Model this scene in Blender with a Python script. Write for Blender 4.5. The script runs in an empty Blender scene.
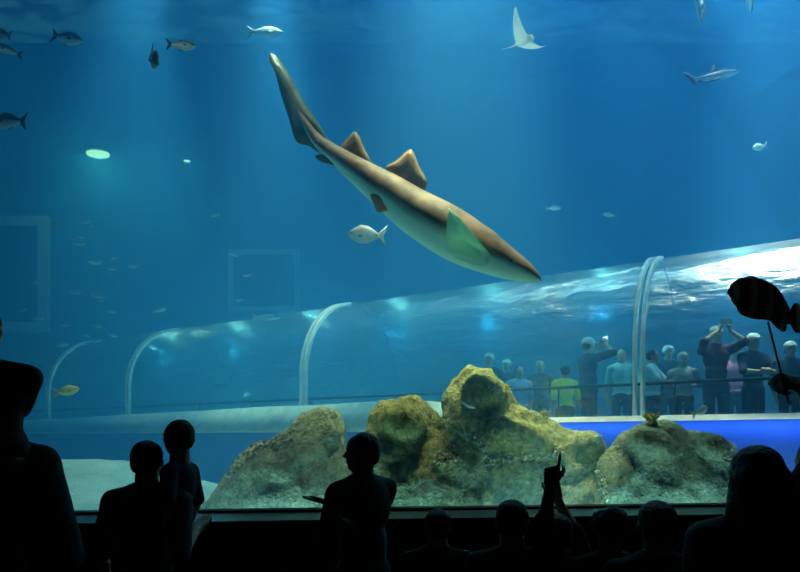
import bpy, bmesh, math, random
from mathutils import Vector, Matrix, Euler, noise
random.seed(7)
PI = math.pi
S = bpy.context.scene
C = S.collection
F = 622.2
H = 1.6
HOR = 438.0
def P(px, py, Y):
    return Vector(((px-400)/F*Y, Y, H+(HOR-py)/F*Y))

# ---------------------------------------------------------------- camera
cd = bpy.data.cameras.new('camera'); cam = bpy.data.objects.new('camera', cd); C.objects.link(cam)
cam.location = (0, 0, H); cam.rotation_euler = (PI/2, 0, 0)
cd.lens = 28; cd.sensor_width = 36; cd.shift_y = (HOR-286)/800.0; cd.clip_end = 200
S.camera = cam
S.view_settings.view_transform = 'Standard'; S.view_settings.look = 'None'
S.view_settings.gamma = 1; S.view_settings.use_curve_mapping = False
S.view_settings.exposure = 0.0
S.cycles.volume_bounces = 2
S.cycles.max_bounces = 8
S.cycles.transparent_max_bounces = 24
S.cycles.sample_clamp_indirect = 4.0
S.cycles.use_denoising = True
# ---------------------------------------------------------------- daylight over the open tank
W = bpy.data.worlds.new('world'); S.world = W; W.use_nodes = True
bg = W.node_tree.nodes['Background']
bg.inputs[0].default_value = (0.09, 0.50, 1.0, 1); bg.inputs[1].default_value = 0.35
def spot(name, loc, aim, power, size, blend, color, radius=0.3):
    d = bpy.data.lights.new(name, 'SPOT'); o = bpy.data.objects.new(name, d); C.objects.link(o)
    d.energy = power; d.spot_size = math.radians(size); d.spot_blend = blend; d.color = color
    d.shadow_soft_size = radius
    o.location = loc
    o.rotation_euler = (Vector(aim)-Vector(loc)).to_track_quat('-Z', 'Y').to_euler()
    return o
WC = (0.85, 0.88, 1.0)
# beams of the roof lamps above the tank (px at the top of the frame, px lower down, depth, power, angle)
def beam(px0, px1, Y, power, size, col=WC, blend=1.0):
    a = P(px0, 0, Y); b = P(px1, 330, Y)
    dirv = (a-b).normalized()
    loc = a + dirv*22
    return spot('overhead_spot', loc, b, power, size, blend, col, 0.25)
beam(400, 345, 8.6, 110000, 4.8)
beam(445, 420, 9.6, 42000, 4.2)
beam(355, 315, 9.0, 42000, 2.6)
beam(245, 236, 10.5, 24000, 2.6)
beam(212, 205, 11.5, 4000, 2.4)
beam(585, 600, 12.0, 9000, 4.0)
# light on the shark, on the rocks and over the right end of the tunnel
spot('overhead_spot', (0.6, 5.6, H+9.4), (-0.2, 7.3, H+2.6), 7500, 24, 0.9, (1.0, 0.94, 0.86), 0.5)
spot('overhead_spot', (0.6, 7.2, H+10), (0.8, 7.5, H-0.3), 13000, 26, 0.9, (0.95, 1.0, 0.7), 0.4)
spot('overhead_spot', (5.0, 8.6, H+9.5), (5.0, 8.2, H+1.6), 14000, 22, 0.9, (0.7, 0.95, 1.0), 0.5)
spot('overhead_spot', (-1.6, 7.0, H+10), (-1.5, 7.1, H-0.5), 7000, 18, 0.9, (0.85, 1.0, 0.85), 0.4)
spot('overhead_spot', (2.8, 6.8, H+10), (2.9, 7.0, H-0.5), 6000, 16, 0.9, (0.85, 1.0, 0.85), 0.4)  # extra spot added to brighten the broad right rock

# broad unseen area light added under the surface as ambient fill
ad_ = bpy.data.lights.new('ambient_fill', 'AREA'); ao_ = bpy.data.objects.new('ambient_fill', ad_); C.objects.link(ao_)
ad_.shape = 'RECTANGLE'; ad_.size = 22; ad_.size_y = 11; ad_.energy = 420; ad_.color = (0.08, 0.48, 1.0)
ao_.location = (2.5, 12.0, H+14.2)
# unseen fill strip added behind the parapet to brighten rock fronts and shark belly
fd_ = bpy.data.lights.new('bed_fill_light', 'AREA'); fo_ = bpy.data.objects.new('bed_fill_light', fd_); C.objects.link(fo_)
fd_.shape = 'RECTANGLE'; fd_.size = 8.4; fd_.size_y = 0.14; fd_.energy = 52; fd_.color = (0.42, 0.95, 0.85)
fo_.location = (0.5, 6.26, H-1.02); fo_.rotation_euler = (math.radians(125), 0, math.radians(6))
for s_ in range(7):                                              # unseen strips added over the tunnel for streak highlights on its glass
    q_ = Vector((4.03, 9.1, 0))+Vector((-0.841, 0.541, 0))*(-0.9+1.9*s_)
    td_ = bpy.data.lights.new('tunnel_streak_fill', 'AREA'); to_ = bpy.data.objects.new('tunnel_streak_fill', td_); C.objects.link(to_)
    td_.shape = 'RECTANGLE'; td_.size = 1.7; td_.size_y = 0.3; td_.energy = (60, 58, 52, 30, 16, 10, 8)[s_]; td_.color = (0.36, 0.80, 1.0)
    to_.location = (q_.x, q_.y, H+0.72*q_.y+0.5); to_.rotation_euler = (0, 0, math.radians(-32.8))
for s_ in (-0.8, 1.2, 3.2, 5.2, 7.4, 9.8, 12.4):                   # cyan fill points added under the crown to brighten the tunnel
    q_ = Vector((4.03, 9.1, 0))+Vector((-0.841, 0.541, 0))*s_
    td_ = bpy.data.lights.new('tunnel_fill_point', 'POINT'); to_ = bpy.data.objects.new('tunnel_fill_point', td_); C.objects.link(to_)
    td_.energy = 46; td_.color = (0.2, 0.88, 0.92); td_.shadow_soft_size = 0.06; to_.location = (q_.x+0.25, q_.y+0.38, H+2.05)
spot('tunnel_highlight_spot', (3.9, 6.35, H+6.2), (4.2, 8.2, H+2.0), 1300, 40, 0.9, (0.6, 0.95, 1.0), 0.3)  # two unseen spots added to raise highlights on the tunnel glass
spot('tunnel_highlight_spot', (1.9, 6.25, H+6.2), (2.2, 9.6, H+2.0), 600, 40, 0.9, (0.6, 0.95, 1.0), 0.3)
spot('bank_fill_spot', (-2.2, 10.6, H+8.6), (-2.0, 11.6, H+0.3), 2600, 34, 0.9, (0.6, 1.0, 0.97), 0.3)  # three unseen spots added to brighten the pale bank and the sand
spot('bank_fill_spot', (-5.0, 12.4, H+10), (-4.8, 13.4, H+0.3), 900, 24, 0.9, (0.6, 1.0, 0.97), 0.3)
spot('bank_fill_spot', (-3.6, 8.4, H+7.4), (-4.0, 9.4, H-0.6), 1700, 40, 0.9, (0.5, 1.0, 0.97), 0.3)
spot('ray_fill_spot', (1.0, 8.2, H+13), (1.72, 9.0, H+5.8), 9000, 7, 0.6, (0.9, 1.0, 1.0), 0.2)  # narrow spot added only to brighten the ray
# unseen fill spots added over the front edge of the tank, above the window
for x_ in (-3.2, -0.6, 2.0, 4.3):
    spot('front_fill_spot', (x_, 6.1+0.1*x_, H+6.6), (x_, 8.0+0.1*x_, H-0.6), 1900, 95, 0.7, (0.5, 0.85, 1.0), 0.4)

# ---------------------------------------------------------------- node helpers
def newmat(name):
    m = bpy.data.materials.new(name); m.use_nodes = True
    nt = m.node_tree; nt.nodes.clear()
    out = nt.nodes.new('ShaderNodeOutputMaterial')
    return m, nt, out
MATS = {}
def mat(name, c1, c2=None, rough=0.7, scale=6.0, bump=0.0, bscale=None, spec=0.3, metal=0.0, detail=4):
    if name in MATS: return MATS[name]
    m, nt, out = newmat(name)
    b = nt.nodes.new('ShaderNodeBsdfPrincipled')
    b.inputs['Roughness'].default_value = rough; b.inputs['Metallic'].default_value = metal
    b.inputs['Specular IOR Level'].default_value = spec
    nt.links.new(b.outputs[0], out.inputs[0])
    tc = nt.nodes.new('ShaderNodeTexCoord')
    n = nt.nodes.new('ShaderNodeTexNoise'); n.inputs['Scale'].default_value = scale; n.inputs['Detail'].default_value = detail
    nt.links.new(tc.outputs['Object'], n.inputs['Vector'])
    r = nt.nodes.new('ShaderNodeValToRGB')
    c2 = c2 or tuple(x*0.75 for x in c1)
    r.color_ramp.elements[0].color = (*c2, 1); r.color_ramp.elements[0].position = 0.35
    r.color_ramp.elements[1].color = (*c1, 1); r.color_ramp.elements[1].position = 0.65
    nt.links.new(n.outputs[0], r.inputs[0]); nt.links.new(r.outputs[0], b.inputs['Base Color'])
    if bump:
        n2 = nt.nodes.new('ShaderNodeTexNoise'); n2.inputs['Scale'].default_value = bscale or scale*4; n2.inputs['Detail'].default_value = 6
        nt.links.new(tc.outputs['Object'], n2.inputs['Vector'])
        bp = nt.nodes.new('ShaderNodeBump'); bp.inputs['Strength'].default_value = bump; bp.inputs['Distance'].default_value = 0.05
        nt.links.new(n2.outputs[0], bp.inputs['Height']); nt.links.new(bp.outputs[0], b.inputs['Normal'])
    MATS[name] = m
    return m
def emis(name, col, st):
    if name in MATS: return MATS[name]
    m, nt, out = newmat(name)
    e = nt.nodes.new('ShaderNodeEmission'); e.inputs[0].default_value = (*col, 1); e.inputs[1].default_value = st
    nt.links.new(e.outputs[0], out.inputs[0]); MATS[name] = m; return m
def clear_glass(name, tint, gloss, rough, bump=0.0, scale=3.0, stretch=None):
    m, nt, out = newmat(name)
    t = nt.nodes.new('ShaderNodeBsdfTransparent'); t.inputs[0].default_value = (*tint, 1)
    g = nt.nodes.new('ShaderNodeBsdfGlossy'); g.inputs['Roughness'].default_value = rough
    mx = nt.nodes.new('ShaderNodeMixShader')
    lw = nt.nodes.new('ShaderNodeLayerWeight'); lw.inputs[0].default_value = 0.35
    mp = nt.nodes.new('ShaderNodeMapRange'); mp.inputs['To Min'].default_value = gloss; mp.inputs['To Max'].default_value = min(1, gloss*7)
    mp.inputs['From Max'].default_value = 1.0
    nt.links.new(lw.outputs['Fresnel'], mp.inputs['Value']); nt.links.new(mp.outputs[0], mx.inputs[0])
    nt.links.new(t.outputs[0], mx.inputs[1]); nt.links.new(g.outputs[0], mx.inputs[2]); nt.links.new(mx.outputs[0], out.inputs[0])
    if bump:
        tc = nt.nodes.new('ShaderNodeTexCoord'); mpg = nt.nodes.new('ShaderNodeMapping')
        mpg.inputs['Scale'].default_value = stretch or (1, 1, 1)
        n = nt.nodes.new('ShaderNodeTexNoise'); n.inputs['Scale'].default_value = scale; n.inputs['Detail'].default_value = 4
        nt.links.new(tc.outputs['Object'], mpg.inputs[0]); nt.links.new(mpg.outputs[0], n.inputs['Vector'])
        bp = nt.nodes.new('ShaderNodeBump'); bp.inputs['Strength'].default_value = bump; bp.inputs['Distance'].default_value = 0.1
        nt.links.new(n.outputs[0], bp.inputs['Height']); nt.links.new(bp.outputs[0], g.inputs['Normal'])
        nt.links.new(bp.outputs[0], lw.inputs['Normal'])
    return m

# ---------------------------------------------------------------- object helpers
def prop(o, label=None, cat=None, group=None, kind=None):
    if label: o['label'] = label
    if cat: o['category'] = cat
    if group: o['group'] = group
    if kind: o['kind'] = kind
    return o
def thing(name, loc, label, cat, group=None, rz=0.0):
    o = bpy.data.objects.new(name, None); C.objects.link(o)
    o.empty_display_size = 0.1
    o.location = loc; o.rotation_euler = (0, 0, rz)
    return prop(o, label, cat, group)
def link(name, bm, m, parent=None, smooth=True, off=None):
    me = bpy.data.meshes.new(name)
    if off is not None:
        for v in bm.verts: v.co -= off
    bmesh.ops.recalc_face_normals(bm, faces=bm.faces)
    bm.to_mesh(me); bm.free()
    if smooth:
        for p in me.polygons: p.use_smooth = True
    o = bpy.data.objects.new(name, me); C.objects.link(o)
    for x in (m if isinstance(m, (list, tuple)) else [m]): me.materials.append(x)
    if parent: o.parent = parent
    return o
def box(bm, lo, hi, mtx=None):
    vs = [Vector((x, y, z)) for x in (lo[0], hi[0]) for y in (lo[1], hi[1]) for z in (lo[2], hi[2])]
    if mtx: vs = [mtx @ v for v in vs]
    v = [bm.verts.new(p) for p in vs]
    for f in ((0,1,3,2),(4,6,7,5),(0,4,5,1),(2,3,7,6),(0,2,6,4),(1,5,7,3)): bm.faces.new([v[i] for i in f])
def prism(bm, pts, z0, z1):
    a = [bm.verts.new((p[0], p[1], z0)) for p in pts]; b = [bm.verts.new((p[0], p[1], z1)) for p in pts]
    n = len(pts)
    bm.faces.new(a[::-1]); bm.faces.new(b)
    for i in range(n): bm.faces.new((a[i], a[(i+1) % n], b[(i+1) % n], b[i]))
def frame_of(d, up=Vector((0, 0, 1))):
    d = d.normalized()
    s = d.cross(up)
    if s.length < 1e-3: s = d.cross(Vector((0, 1, 0)))
    s.normalize(); u = s.cross(d).normalized()
    return s, u, d
def cap(bm, p0, r0, p1, r1, seg=12, flat=1.0, up=Vector((0, 0, 1))):
    """tapered rounded limb"""
    p0 = Vector(p0); p1 = Vector(p1)
    s, u, d = frame_of(p1-p0 if (p1-p0).length > 1e-6 else Vector((0, 0, 1)), up)
    rings = []
    for k in range(1, 5):
        a = k/4*PI/2; rings.append((p0-d*math.cos(a)*r0, r0*math.sin(a)))
    for k in range(0, 4):
        a = k/4*PI/2; rings.append((p1+d*math.sin(a)*r1, r1*math.cos(a)))
    vr = []
    for c, r in rings:
        vr.append([bm.verts.new(c+(s*math.cos(2*PI*i/seg)+u*math.sin(2*PI*i/seg)*flat)*r) for i in range(seg)])
    t0 = bm.verts.new(p0-d*r0); t1 = bm.verts.new(p1+d*r1)
    for a, b in zip(vr, vr[1:]):
        for i in range(seg): bm.faces.new((a[i], a[(i+1) % seg], b[(i+1) % seg], b[i]))
    for i in range(seg):
        bm.faces.new((t0, vr[0][(i+1) % seg], vr[0][i])); bm.faces.new((t1, vr[-1][i], vr[-1][(i+1) % seg]))
def ell(bm, c, r, rot=None, seg=18, rng=12):
    m = Matrix.Translation(Vector(c)) @ ((rot.to_4x4()) if rot else Matrix.Identity(4)) @ Matrix.Diagonal((r[0], r[1], r[2], 1))
    bmesh.ops.create_uvsphere(bm, u_segments=seg, v_segments=rng, radius=1.0, matrix=m)
def tube(bm, pts, rad, seg=8):
    pts = [Vector(p) for p in pts]; rs = rad if isinstance(rad, (list, tuple)) else [rad]*len(pts)
    vr = []
    for i, p in enumerate(pts):
        d = pts[min(i+1, len(pts)-1)]-pts[max(i-1, 0)]
        s, u, d = frame_of(d)
        vr.append([bm.verts.new(p+(s*math.cos(2*PI*k/seg)+u*math.sin(2*PI*k/seg))*rs[i]) for k in range(seg)])
    for a, b in zip(vr, vr[1:]):
        for i in range(seg): bm.faces.new((a[i], a[(i+1) % seg], b[(i+1) % seg], b[i]))
    bm.faces.new(vr[0][::-1]); bm.faces.new(vr[-1])
def fuse(name, bm, m, parent, voxel, smooth=2, disp=None, off=None):
    """union of the shapes in bm as one continuous surface"""
    if off is not None:
        for v in bm.verts: v.co -= off
    bmesh.ops.recalc_face_normals(bm, faces=bm.faces)
    me = bpy.data.meshes.new('t'); bm.to_mesh(me); bm.free()
    t = bpy.data.objects.new('t', me); C.objects.link(t)
    r = t.modifiers.new('r', 'REMESH'); r.mode = 'VOXEL'; r.voxel_size = voxel; r.use_smooth_shade = True
    if smooth:
        s = t.modifiers.new('s', 'SMOOTH'); s.iterations = smooth; s.factor = 0.5
    dg = bpy.context.evaluated_depsgraph_get()
    nm = bpy.data.meshes.new_from_object(t.evaluated_get(dg)); nm.name = name
    bpy.data.objects.remove(t); bpy.data.meshes.remove(me)
    if disp:
        nl = [v.normal.copy() for v in nm.vertices]
        for v, n in zip(nm.vertices, nl): v.co = v.co + n*disp(v.co)
    nm.materials.clear()
    for x in (m if isinstance(m, (list, tuple)) else [m]): nm.materials.append(x)
    for p in nm.polygons: p.use_smooth = True; p.material_index = 0
    o = bpy.data.objects.new(name, nm); C.objects.link(o)
    if parent: o.parent = parent
    return o

# ================================================================= THE HALL AND THE TANK SHELL
GL, GR = Vector((-6.2, 5.46, 0)), Vector((4.75, 6.64, 0))   # foot of the window, left and right
gd = (GR-GL).normalized(); gn = Vector((gd.y, -gd.x, 0))    # gn points into the hall
SILL = H-0.70
TOP = H+5.6
SURF = H+15.0
FLOOR = H-1.15
black_wall = mat('black_hall_paint', (0.012, 0.013, 0.016), rough=0.9)
black_floor = mat('black_hall_carpet', (0.01, 0.01, 0.012), rough=0.95, bump=0.3)
def strip(name, p0, p1, a, b, z0, z1, m, kind='structure'):
    """wall slab along p0-p1, from a to b along gn-like normal"""
    d = (p1-p0).normalized(); n = Vector((d.y, -d.x, 0))
    bm = bmesh.new(); prism(bm, [p0+n*a, p1+n*a, p1+n*b, p0+n*b], z0, z1)
    o = link(name, bm, m, smooth=False); o['kind'] = kind; return o
bm = bmesh.new(); box(bm, (-7.5, -4, -0.2), (6.5, 6.7, 0)); prop(link('floor', bm, black_floor, smooth=False), kind='structure')
bm = bmesh.new(); box(bm, (-7.5, -4, TOP), (6.5, 5.4, TOP+0.2)); prop(link('ceiling', bm, black_wall, smooth=False), kind='structure')
bm = bmesh.new(); box(bm, (-7.5, -4.2, -0.2), (6.5, -4, TOP+0.2)); prop(link('wall_back', bm, black_wall, smooth=False), kind='structure')
bm = bmesh.new(); box(bm, (-7.7, -4.2, -0.2), (-7.5, 5.6, TOP+0.2)); prop(link('wall_left', bm, black_wall, smooth=False), kind='structure')
bm = bmesh.new(); box(bm, (6.5, -4.2, -0.2), (6.7, 6.9, TOP+0.2)); prop(link('wall_right', bm, black_wall, smooth=False), kind='structure')
A, B = GL-gd*1.5, GR+gd*2.0
strip('wall_front', A, B, 0.04, 0.62, 0.0, SILL-0.035, black_wall)           # parapet under the window
strip('trim_1', A, B, -0.1, 0.64, SILL-0.035, SILL-0.012, mat('dark_ledge', (0.05, 0.06, 0.075), rough=0.35, spec=0.5))
strip('trim_2', A, B, -0.12, 0.05, SILL-0.012, SILL+0.012, mat('black_gasket', (0.01, 0.01, 0.012), rough=0.6))
strip('wall_front_upper', A, B, -0.2, 0.35, TOP, SURF+1.5, black_wall)
strip('window_1', A, B, -0.09, -0.03, SILL, TOP+0.1, clear_glass('window_acrylic', (0.97, 0.99, 1.0), 0.02, 0.02))
bm = bmesh.new(); box(bm, (-7.5, 5.2, TOP), (6.5, 6.9, TOP+0.2)); prop(link('ceiling_edge', bm, black_wall, smooth=False), kind='structure'); 

tank_paint = mat('blue_tank_paint', (0.02, 0.16, 0.36), (0.015, 0.12, 0.3), rough=0.85, scale=0.5)
BACK = 26.0
LX0, LX1 = -6.3, -22.0
RX0 = GR+gd*0.15
wl0, wl1 = Vector((-6.4, 5.5, 0)), Vector((-22.0, BACK, 0))
wr0, wr1 = Vector((5.0, 6.72, 0)), Vector((20.5, BACK, 0))
def wallseg(name, p0, p1, t, z0, z1, m):
    d = (p1-p0).normalized(); n = Vector((d.y, -d.x, 0))
    bm = bmesh.new(); prism(bm, [p0, p1, p1+n*t, p0+n*t], z0, z1)
    o = link(name, bm, m, smooth=False); o['kind'] = 'structure'; return o
wallseg('wall_tank_left', wl0, wl1, -0.3, FLOOR-0.3, SURF+1.5, tank_paint)
wallseg('wall_tank_right', wr0, wr1, 0.3, FLOOR-0.3, SURF+1.5, tank_paint)
wallseg('wall_tank_back', wl1, wr1, -0.3, FLOOR-0.3, SURF+1.5, tank_paint)

# tank bed: pale sand with a rise at the left
sand = mat('pale_sand', (0.62, 0.66, 0.6), (0.45, 0.5, 0.46), rough=0.95, scale=3, bump=0.6, bscale=20)
bm = bmesh.new()
nx, ny = 90, 70
def bed(x, y):
    z = FLOOR + 0.05*noise.noise(Vector((x*0.9, y*0.9, 0))) + 0.02*noise.noise(Vector((x*4, y*4, 3)))
    hx = (0.4+0.27*min(1.5, -2.8-x)) if x < -2.8 else max(0.0, 0.4-(x+2.8)*0.6)
    z += hx*math.exp(-((y-9.6)/1.7)**2)
    return z
gv = []
for j in range(ny+1):
    v = j/ny; y = 5.3+(BACK-5.3)*v**1.3
    xl = -6.4+(-15.6)*(y-5.5)/(BACK-5.5) if y > 5.5 else -6.4
    xr = 5.0+15.5*(y-6.7)/(BACK-6.7) if y > 6.7 else 5.0
    gv.append([bm.verts.new((xl+(xr-xl)*i/nx, max(y, 5.46+0.1078*((xl+(xr-xl)*i/nx)+6.2)+0.12), bed(xl+(xr-xl)*i/nx, y))) for i in range(nx+1)])
for j in range(ny):
    for i in range(nx): bm.faces.new((gv[j][i], gv[j][i+1], gv[j+1][i+1], gv[j+1][i]))
prop(link('tank_bed', bm, sand), kind='structure')

# water surface seen from below: ripples let more or less light through
m, nt, out = newmat('rippled_water_surface')
tc = nt.nodes.new('ShaderNodeTexCoord'); mp = nt.nodes.new('ShaderNodeMapping'); mp.inputs['Scale'].default_value = (0.55, 1.1, 1)
n1 = nt.nodes.new('ShaderNodeTexNoise'); n1.inputs['Scale'].default_value = 0.9; n1.inputs['Detail'].default_value = 6; n1.inputs['Distortion'].default_value = 1.6
rp = nt.nodes.new('ShaderNodeValToRGB')
rp.color_ramp.elements[0].position = 0.42; rp.color_ramp.elements[0].color = (0.10, 0.14, 0.2, 1)
rp.color_ramp.elements[1].position = 0.66; rp.color_ramp.elements[1].color = (1, 1, 1, 1)
tr = nt.nodes.new('ShaderNodeBsdfTransparent'); gl = nt.nodes.new('ShaderNodeBsdfGlossy'); gl.inputs['Roughness'].default_value = 0.12
mx = nt.nodes.new('ShaderNodeMixShader'); mx.inputs[0].default_value = 0.25
bp = nt.nodes.new('ShaderNodeBump'); bp.inputs['Strength'].default_value = 0.8; bp.inputs['Distance'].default_value = 0.3
nt.links.new(tc.outputs['Object'], mp.inputs[0]); nt.links.new(mp.outputs[0], n1.inputs['Vector']); nt.links.new(n1.outputs[0], rp.inputs[0])
nt.links.new(rp.outputs[0], tr.inputs[0]); nt.links.new(n1.outputs[0], bp.inputs['Height']); nt.links.new(bp.outputs[0], gl.inputs['Normal'])
nt.links.new(tr.outputs[0], mx.inputs[1]); nt.links.new(gl.outputs[0], mx.inputs[2]); nt.links.new(mx.outputs[0], out.inputs[0])
foot = [(-6.4, 5.5), (5.0, 6.72), (20.5, BACK), (-22.0, BACK)]
bm = bmesh.new(); bm.faces.new([bm.verts.new((x, y, SURF)) for x, y in foot])
prop(link('water_surface', bm, m, smooth=False), kind='structure')

# the water itself
m, nt, out = newmat('sea_water')
vs = nt.nodes.new('ShaderNodeVolumeScatter'); vs.inputs['Color'].default_value = (0.08, 0.45, 1.0, 1); vs.inputs['Density'].default_value = 0.092
vs.inputs['Anisotropy'].default_value = 0.0
va = nt.nodes.new('ShaderNodeVolumeAbsorption'); va.inputs['Color'].default_value = (0.1, 0.76, 0.99, 1); va.inputs['Density'].default_value = 0.06
ad = nt.nodes.new('ShaderNodeAddShader')
nt.links.new(vs.outputs[0], ad.inputs[0]); nt.links.new(va.outputs[0], ad.inputs[1]); nt.links.new(ad.outputs[0], out.inputs['Volume'])
bm = bmesh.new()
e = 0.02
prism(bm, [(-6.35, 5.6), (4.95, 6.82), (20.4, BACK-e), (-21.9, BACK-e)], FLOOR-0.2, SURF-0.05)
prop(link('tank_water', bm, m, smooth=False), kind='structure')

# lamps shining through the far water surface
def tank_lamp(px, py, Y, r, st, label):
    c = P(px, py, Y)
    t = thing('ceiling_lamp', c, label, 'lamp')
    bm = bmesh.new(); bmesh.ops.create_cone(bm, cap_ends=True, segments=24, radius1=r, radius2=r*0.6, depth=r*0.5, matrix=Matrix.Translation((0, 0, r*0.3)))
    link('housing', bm, mat('lamp_housing', (0.1, 0.12, 0.13)), t, smooth=False)
    d_ = bpy.data.lights.new('glow', 'POINT'); g_ = bpy.data.objects.new('glow', d_); C.objects.link(g_); g_.parent = t; g_.location = (0, 0, -r*0.6); d_.energy = 1500*r*r; d_.color = (0.4, 1.0, 0.95); d_.shadow_soft_size = 0.3
    bm = bmesh.new(); ell(bm, (0, 0, 0), (r*1.1, r*0.8, r*0.25)); link('lens', bm, emis('lamp_lens', (0.45, 1.0, 1.0), st), t)
tank_lamp(98, 154, 23.6, 0.4, 2.6, 'bright turquoise lamp glowing under the water surface at the far upper left')
tank_lamp(187, 161, 24.3, 0.12, 3, 'tiny lamp glimmering far back beside the bright turquoise lamp')

# viewing window in the far back wall
def far_window(n, x0, y0, x1, y1, w):
    t = bpy.data.objects.new('window_%d' % n, None); C.objects.link(t); t['kind'] = 'structure'
    Y = BACK-0.1
    a, b = P(x0, y0, Y), P(x1, y1, Y)
    fr = mat('pale_window_frame', (0.6, 0.8, 0.85), rough=0.7)
    bm = bmesh.new()
    box(bm, (a.x, Y-0.15, b.z), (a.x+w, Y+0.1, a.z)); box(bm, (b.x-w, Y-0.15, b.z), (b.x, Y+0.1, a.z))
    box(bm, (a.x+w, Y-0.15, a.z-w), (b.x-w, Y+0.1, a.z)); box(bm, (a.x+w, Y-0.15, b.z), (b.x-w, Y+0.1, b.z+w))
    link('window_frame', bm, fr, t, smooth=False)
    bm = bmesh.new(); box(bm, (a.x+w, Y-0.05, b.z+w), (b.x-w, Y, a.z-w)); link('pane', bm, mat('dark_far_pane', (0.02, 0.07, 0.1), rough=0.2), t, smooth=False)
far_window(2, -60, 217, 49, 332, 0.4)
far_window(3, 229, 250, 300, 312, 0.22)

# ================================================================= THE ACRYLIC TUNNEL
TC = Vector((4.03, 9.1, 0)); td = Vector((-0.841, 0.541, 0)).normalized(); tn = Vector((-td.y, td.x, 0))
if tn.y > 0: tn = -tn                                    # towards the camera
R = 1.5; RIM = H+0.24; SPR = 0.86
S0, S1 = -2.1, 19.0
tunnel = thing('underwater_tunnel', TC+Vector((0, 0, FLOOR)), 'clear acrylic walk-through tunnel with pale arched ribs on a royal blue base behind the rocks', 'tunnel')
def prof(r, v0=0.0, n=28):
    pts = [(-r, v0)]
    for k in range(n+1):
        a = PI-PI*k/n; pts.append((r*math.cos(a), SPR+r*math.sin(a)*(1.0)))
    pts.append((r, v0)); return pts
def half(r, v0=-0.03, n=26, stop=0.54):
    # the ribs are external half hoops from the front footing to just past the crown
    pts = [(r, v0)]
    for k in range(n+1):
        a = PI*(1-stop)*k/n; pts.append((r*math.cos(a), SPR+r*math.sin(a)))
    return pts
def at_(s, u, z):  # s along the tunnel, u towards the camera
    return TC+td*s+tn*u+Vector((0, 0, z))
def sweep(bm, pts_of_s, ss, close=False):
    rows = [[bm.verts.new(at_(s, u, RIM+v)) for u, v in pts_of_s(s)] for s in ss]
    for a, b in zip(rows, rows[1:]):
        for i in range(len(a)-1): bm.faces.new((a[i], a[i+1], b[i+1], b[i]))
        if close: bm.faces.new((a[-1], a[0], b[0], b[-1]))
    return rows
toff = tunnel.location.copy()
acr = clear_glass('tunnel_acrylic', (0.9, 0.96, 0.97), 0.24, 0.26, bump=0.7, scale=1.4, stretch=(1, 1, 3.0))
ARCH = [0.2, 5.85, 11.0, 14.3]
bounds = [S0]+ARCH+[S1]
for a, b in zip(bounds, bounds[1:]):
    bm = bmesh.new()
    sweep(bm, lambda s: prof(R), [a+0.02+(b-a-0.04)*k/12 for k in range(13)])
    link('acrylic_panel', bm, acr, tunnel, off=toff)
rib = mat('pale_rib', (0.92, 0.97, 0.97), rough=0.35, spec=0.8)
for s in ARCH:
    for ds, w in ((-0.048, 0.022), (0.048, 0.022)):
        bm = bmesh.new()
        o1, i1 = half(R+0.04), half(R-0.03)
        ring = lambda ss: [bm.verts.new(at_(ss, u, RIM+v)) for u, v in o1+i1[::-1]]
        ra, rb = ring(s+ds-w), ring(s+ds+w); n = len(ra)
        for i in range(n): bm.faces.new((ra[i], ra[(i+1) % n], rb[(i+1) % n], rb[i]))
        m_ = len(o1)
        for rr in (ra, rb):
            for i in range(m_-1): bm.faces.new((rr[i], rr[i+1], rr[n-2-i], rr[n-1-i]))
        link('arch_rib', bm, rib, tunnel, off=toff)
blue = mat('royal_blue_paint', (0.10, 0.20, 0.62), (0.08, 0.16, 0.52), rough=0.6, scale=1.5)
for sg in (-1, 1):
    bm = bmesh.new()
    lo, hi = R-0.12, R+0.12
    def q(s): return [(sg*hi, FLOOR-RIM-0.1), (sg*hi, -0.02), (sg*lo, -0.02), (sg*lo, FLOOR-RIM-0.1)]
    rows = sweep(bm, q, [S0, S1], close=True); bm.faces.new(rows[0]); bm.faces.new(rows[-1][::-1])
    link('base_wall', bm, blue, tunnel, smooth=False, off=toff)
for k in range(9):
    s_ = -1.2+k*2.2
    d_ = bpy.data.lights.new('led_strip', 'AREA'); g_ = bpy.data.objects.new('led_strip', d_); C.objects.link(g_)
    d_.shape = 'RECTANGLE'; d_.size = 2.2; d_.size_y = 0.05; d_.energy = 5.5; d_.color = (0.10, 0.33, 1.0)
    p_ = at_(s_, R+0.24, RIM-0.06); g_.location = p_
    g_.rotation_euler = (-tn*0.45-Vector((0, 0, 1))).to_track_quat('-Z', 'X').to_euler()
    g_.rotation_euler = Matrix((td, (tn*0.91-Vector((0,0,0.41))).normalized(), td.cross((tn*0.91-Vector((0,0,0.41))).normalized()))).transposed().to_euler()
curbm = mat('pale_curb', (0.95, 0.97, 0.97), rough=0.5)
for sg in (-1, 1):
    bm = bmesh.new()
    def q(s):
        h = 0.07
        return [(sg*(R+0.20), -0.03), (sg*(R+0.13), h-0.03), (sg*(R-0.1), h-0.03), (sg*(R-0.1), -0.03)]
    rows = sweep(bm, q, [S0, S1], close=True); bm.faces.new(rows[0]); bm.faces.new(rows[-1][::-1])
    link('curb', bm, curbm, tunnel, smooth=False, off=toff)
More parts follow.
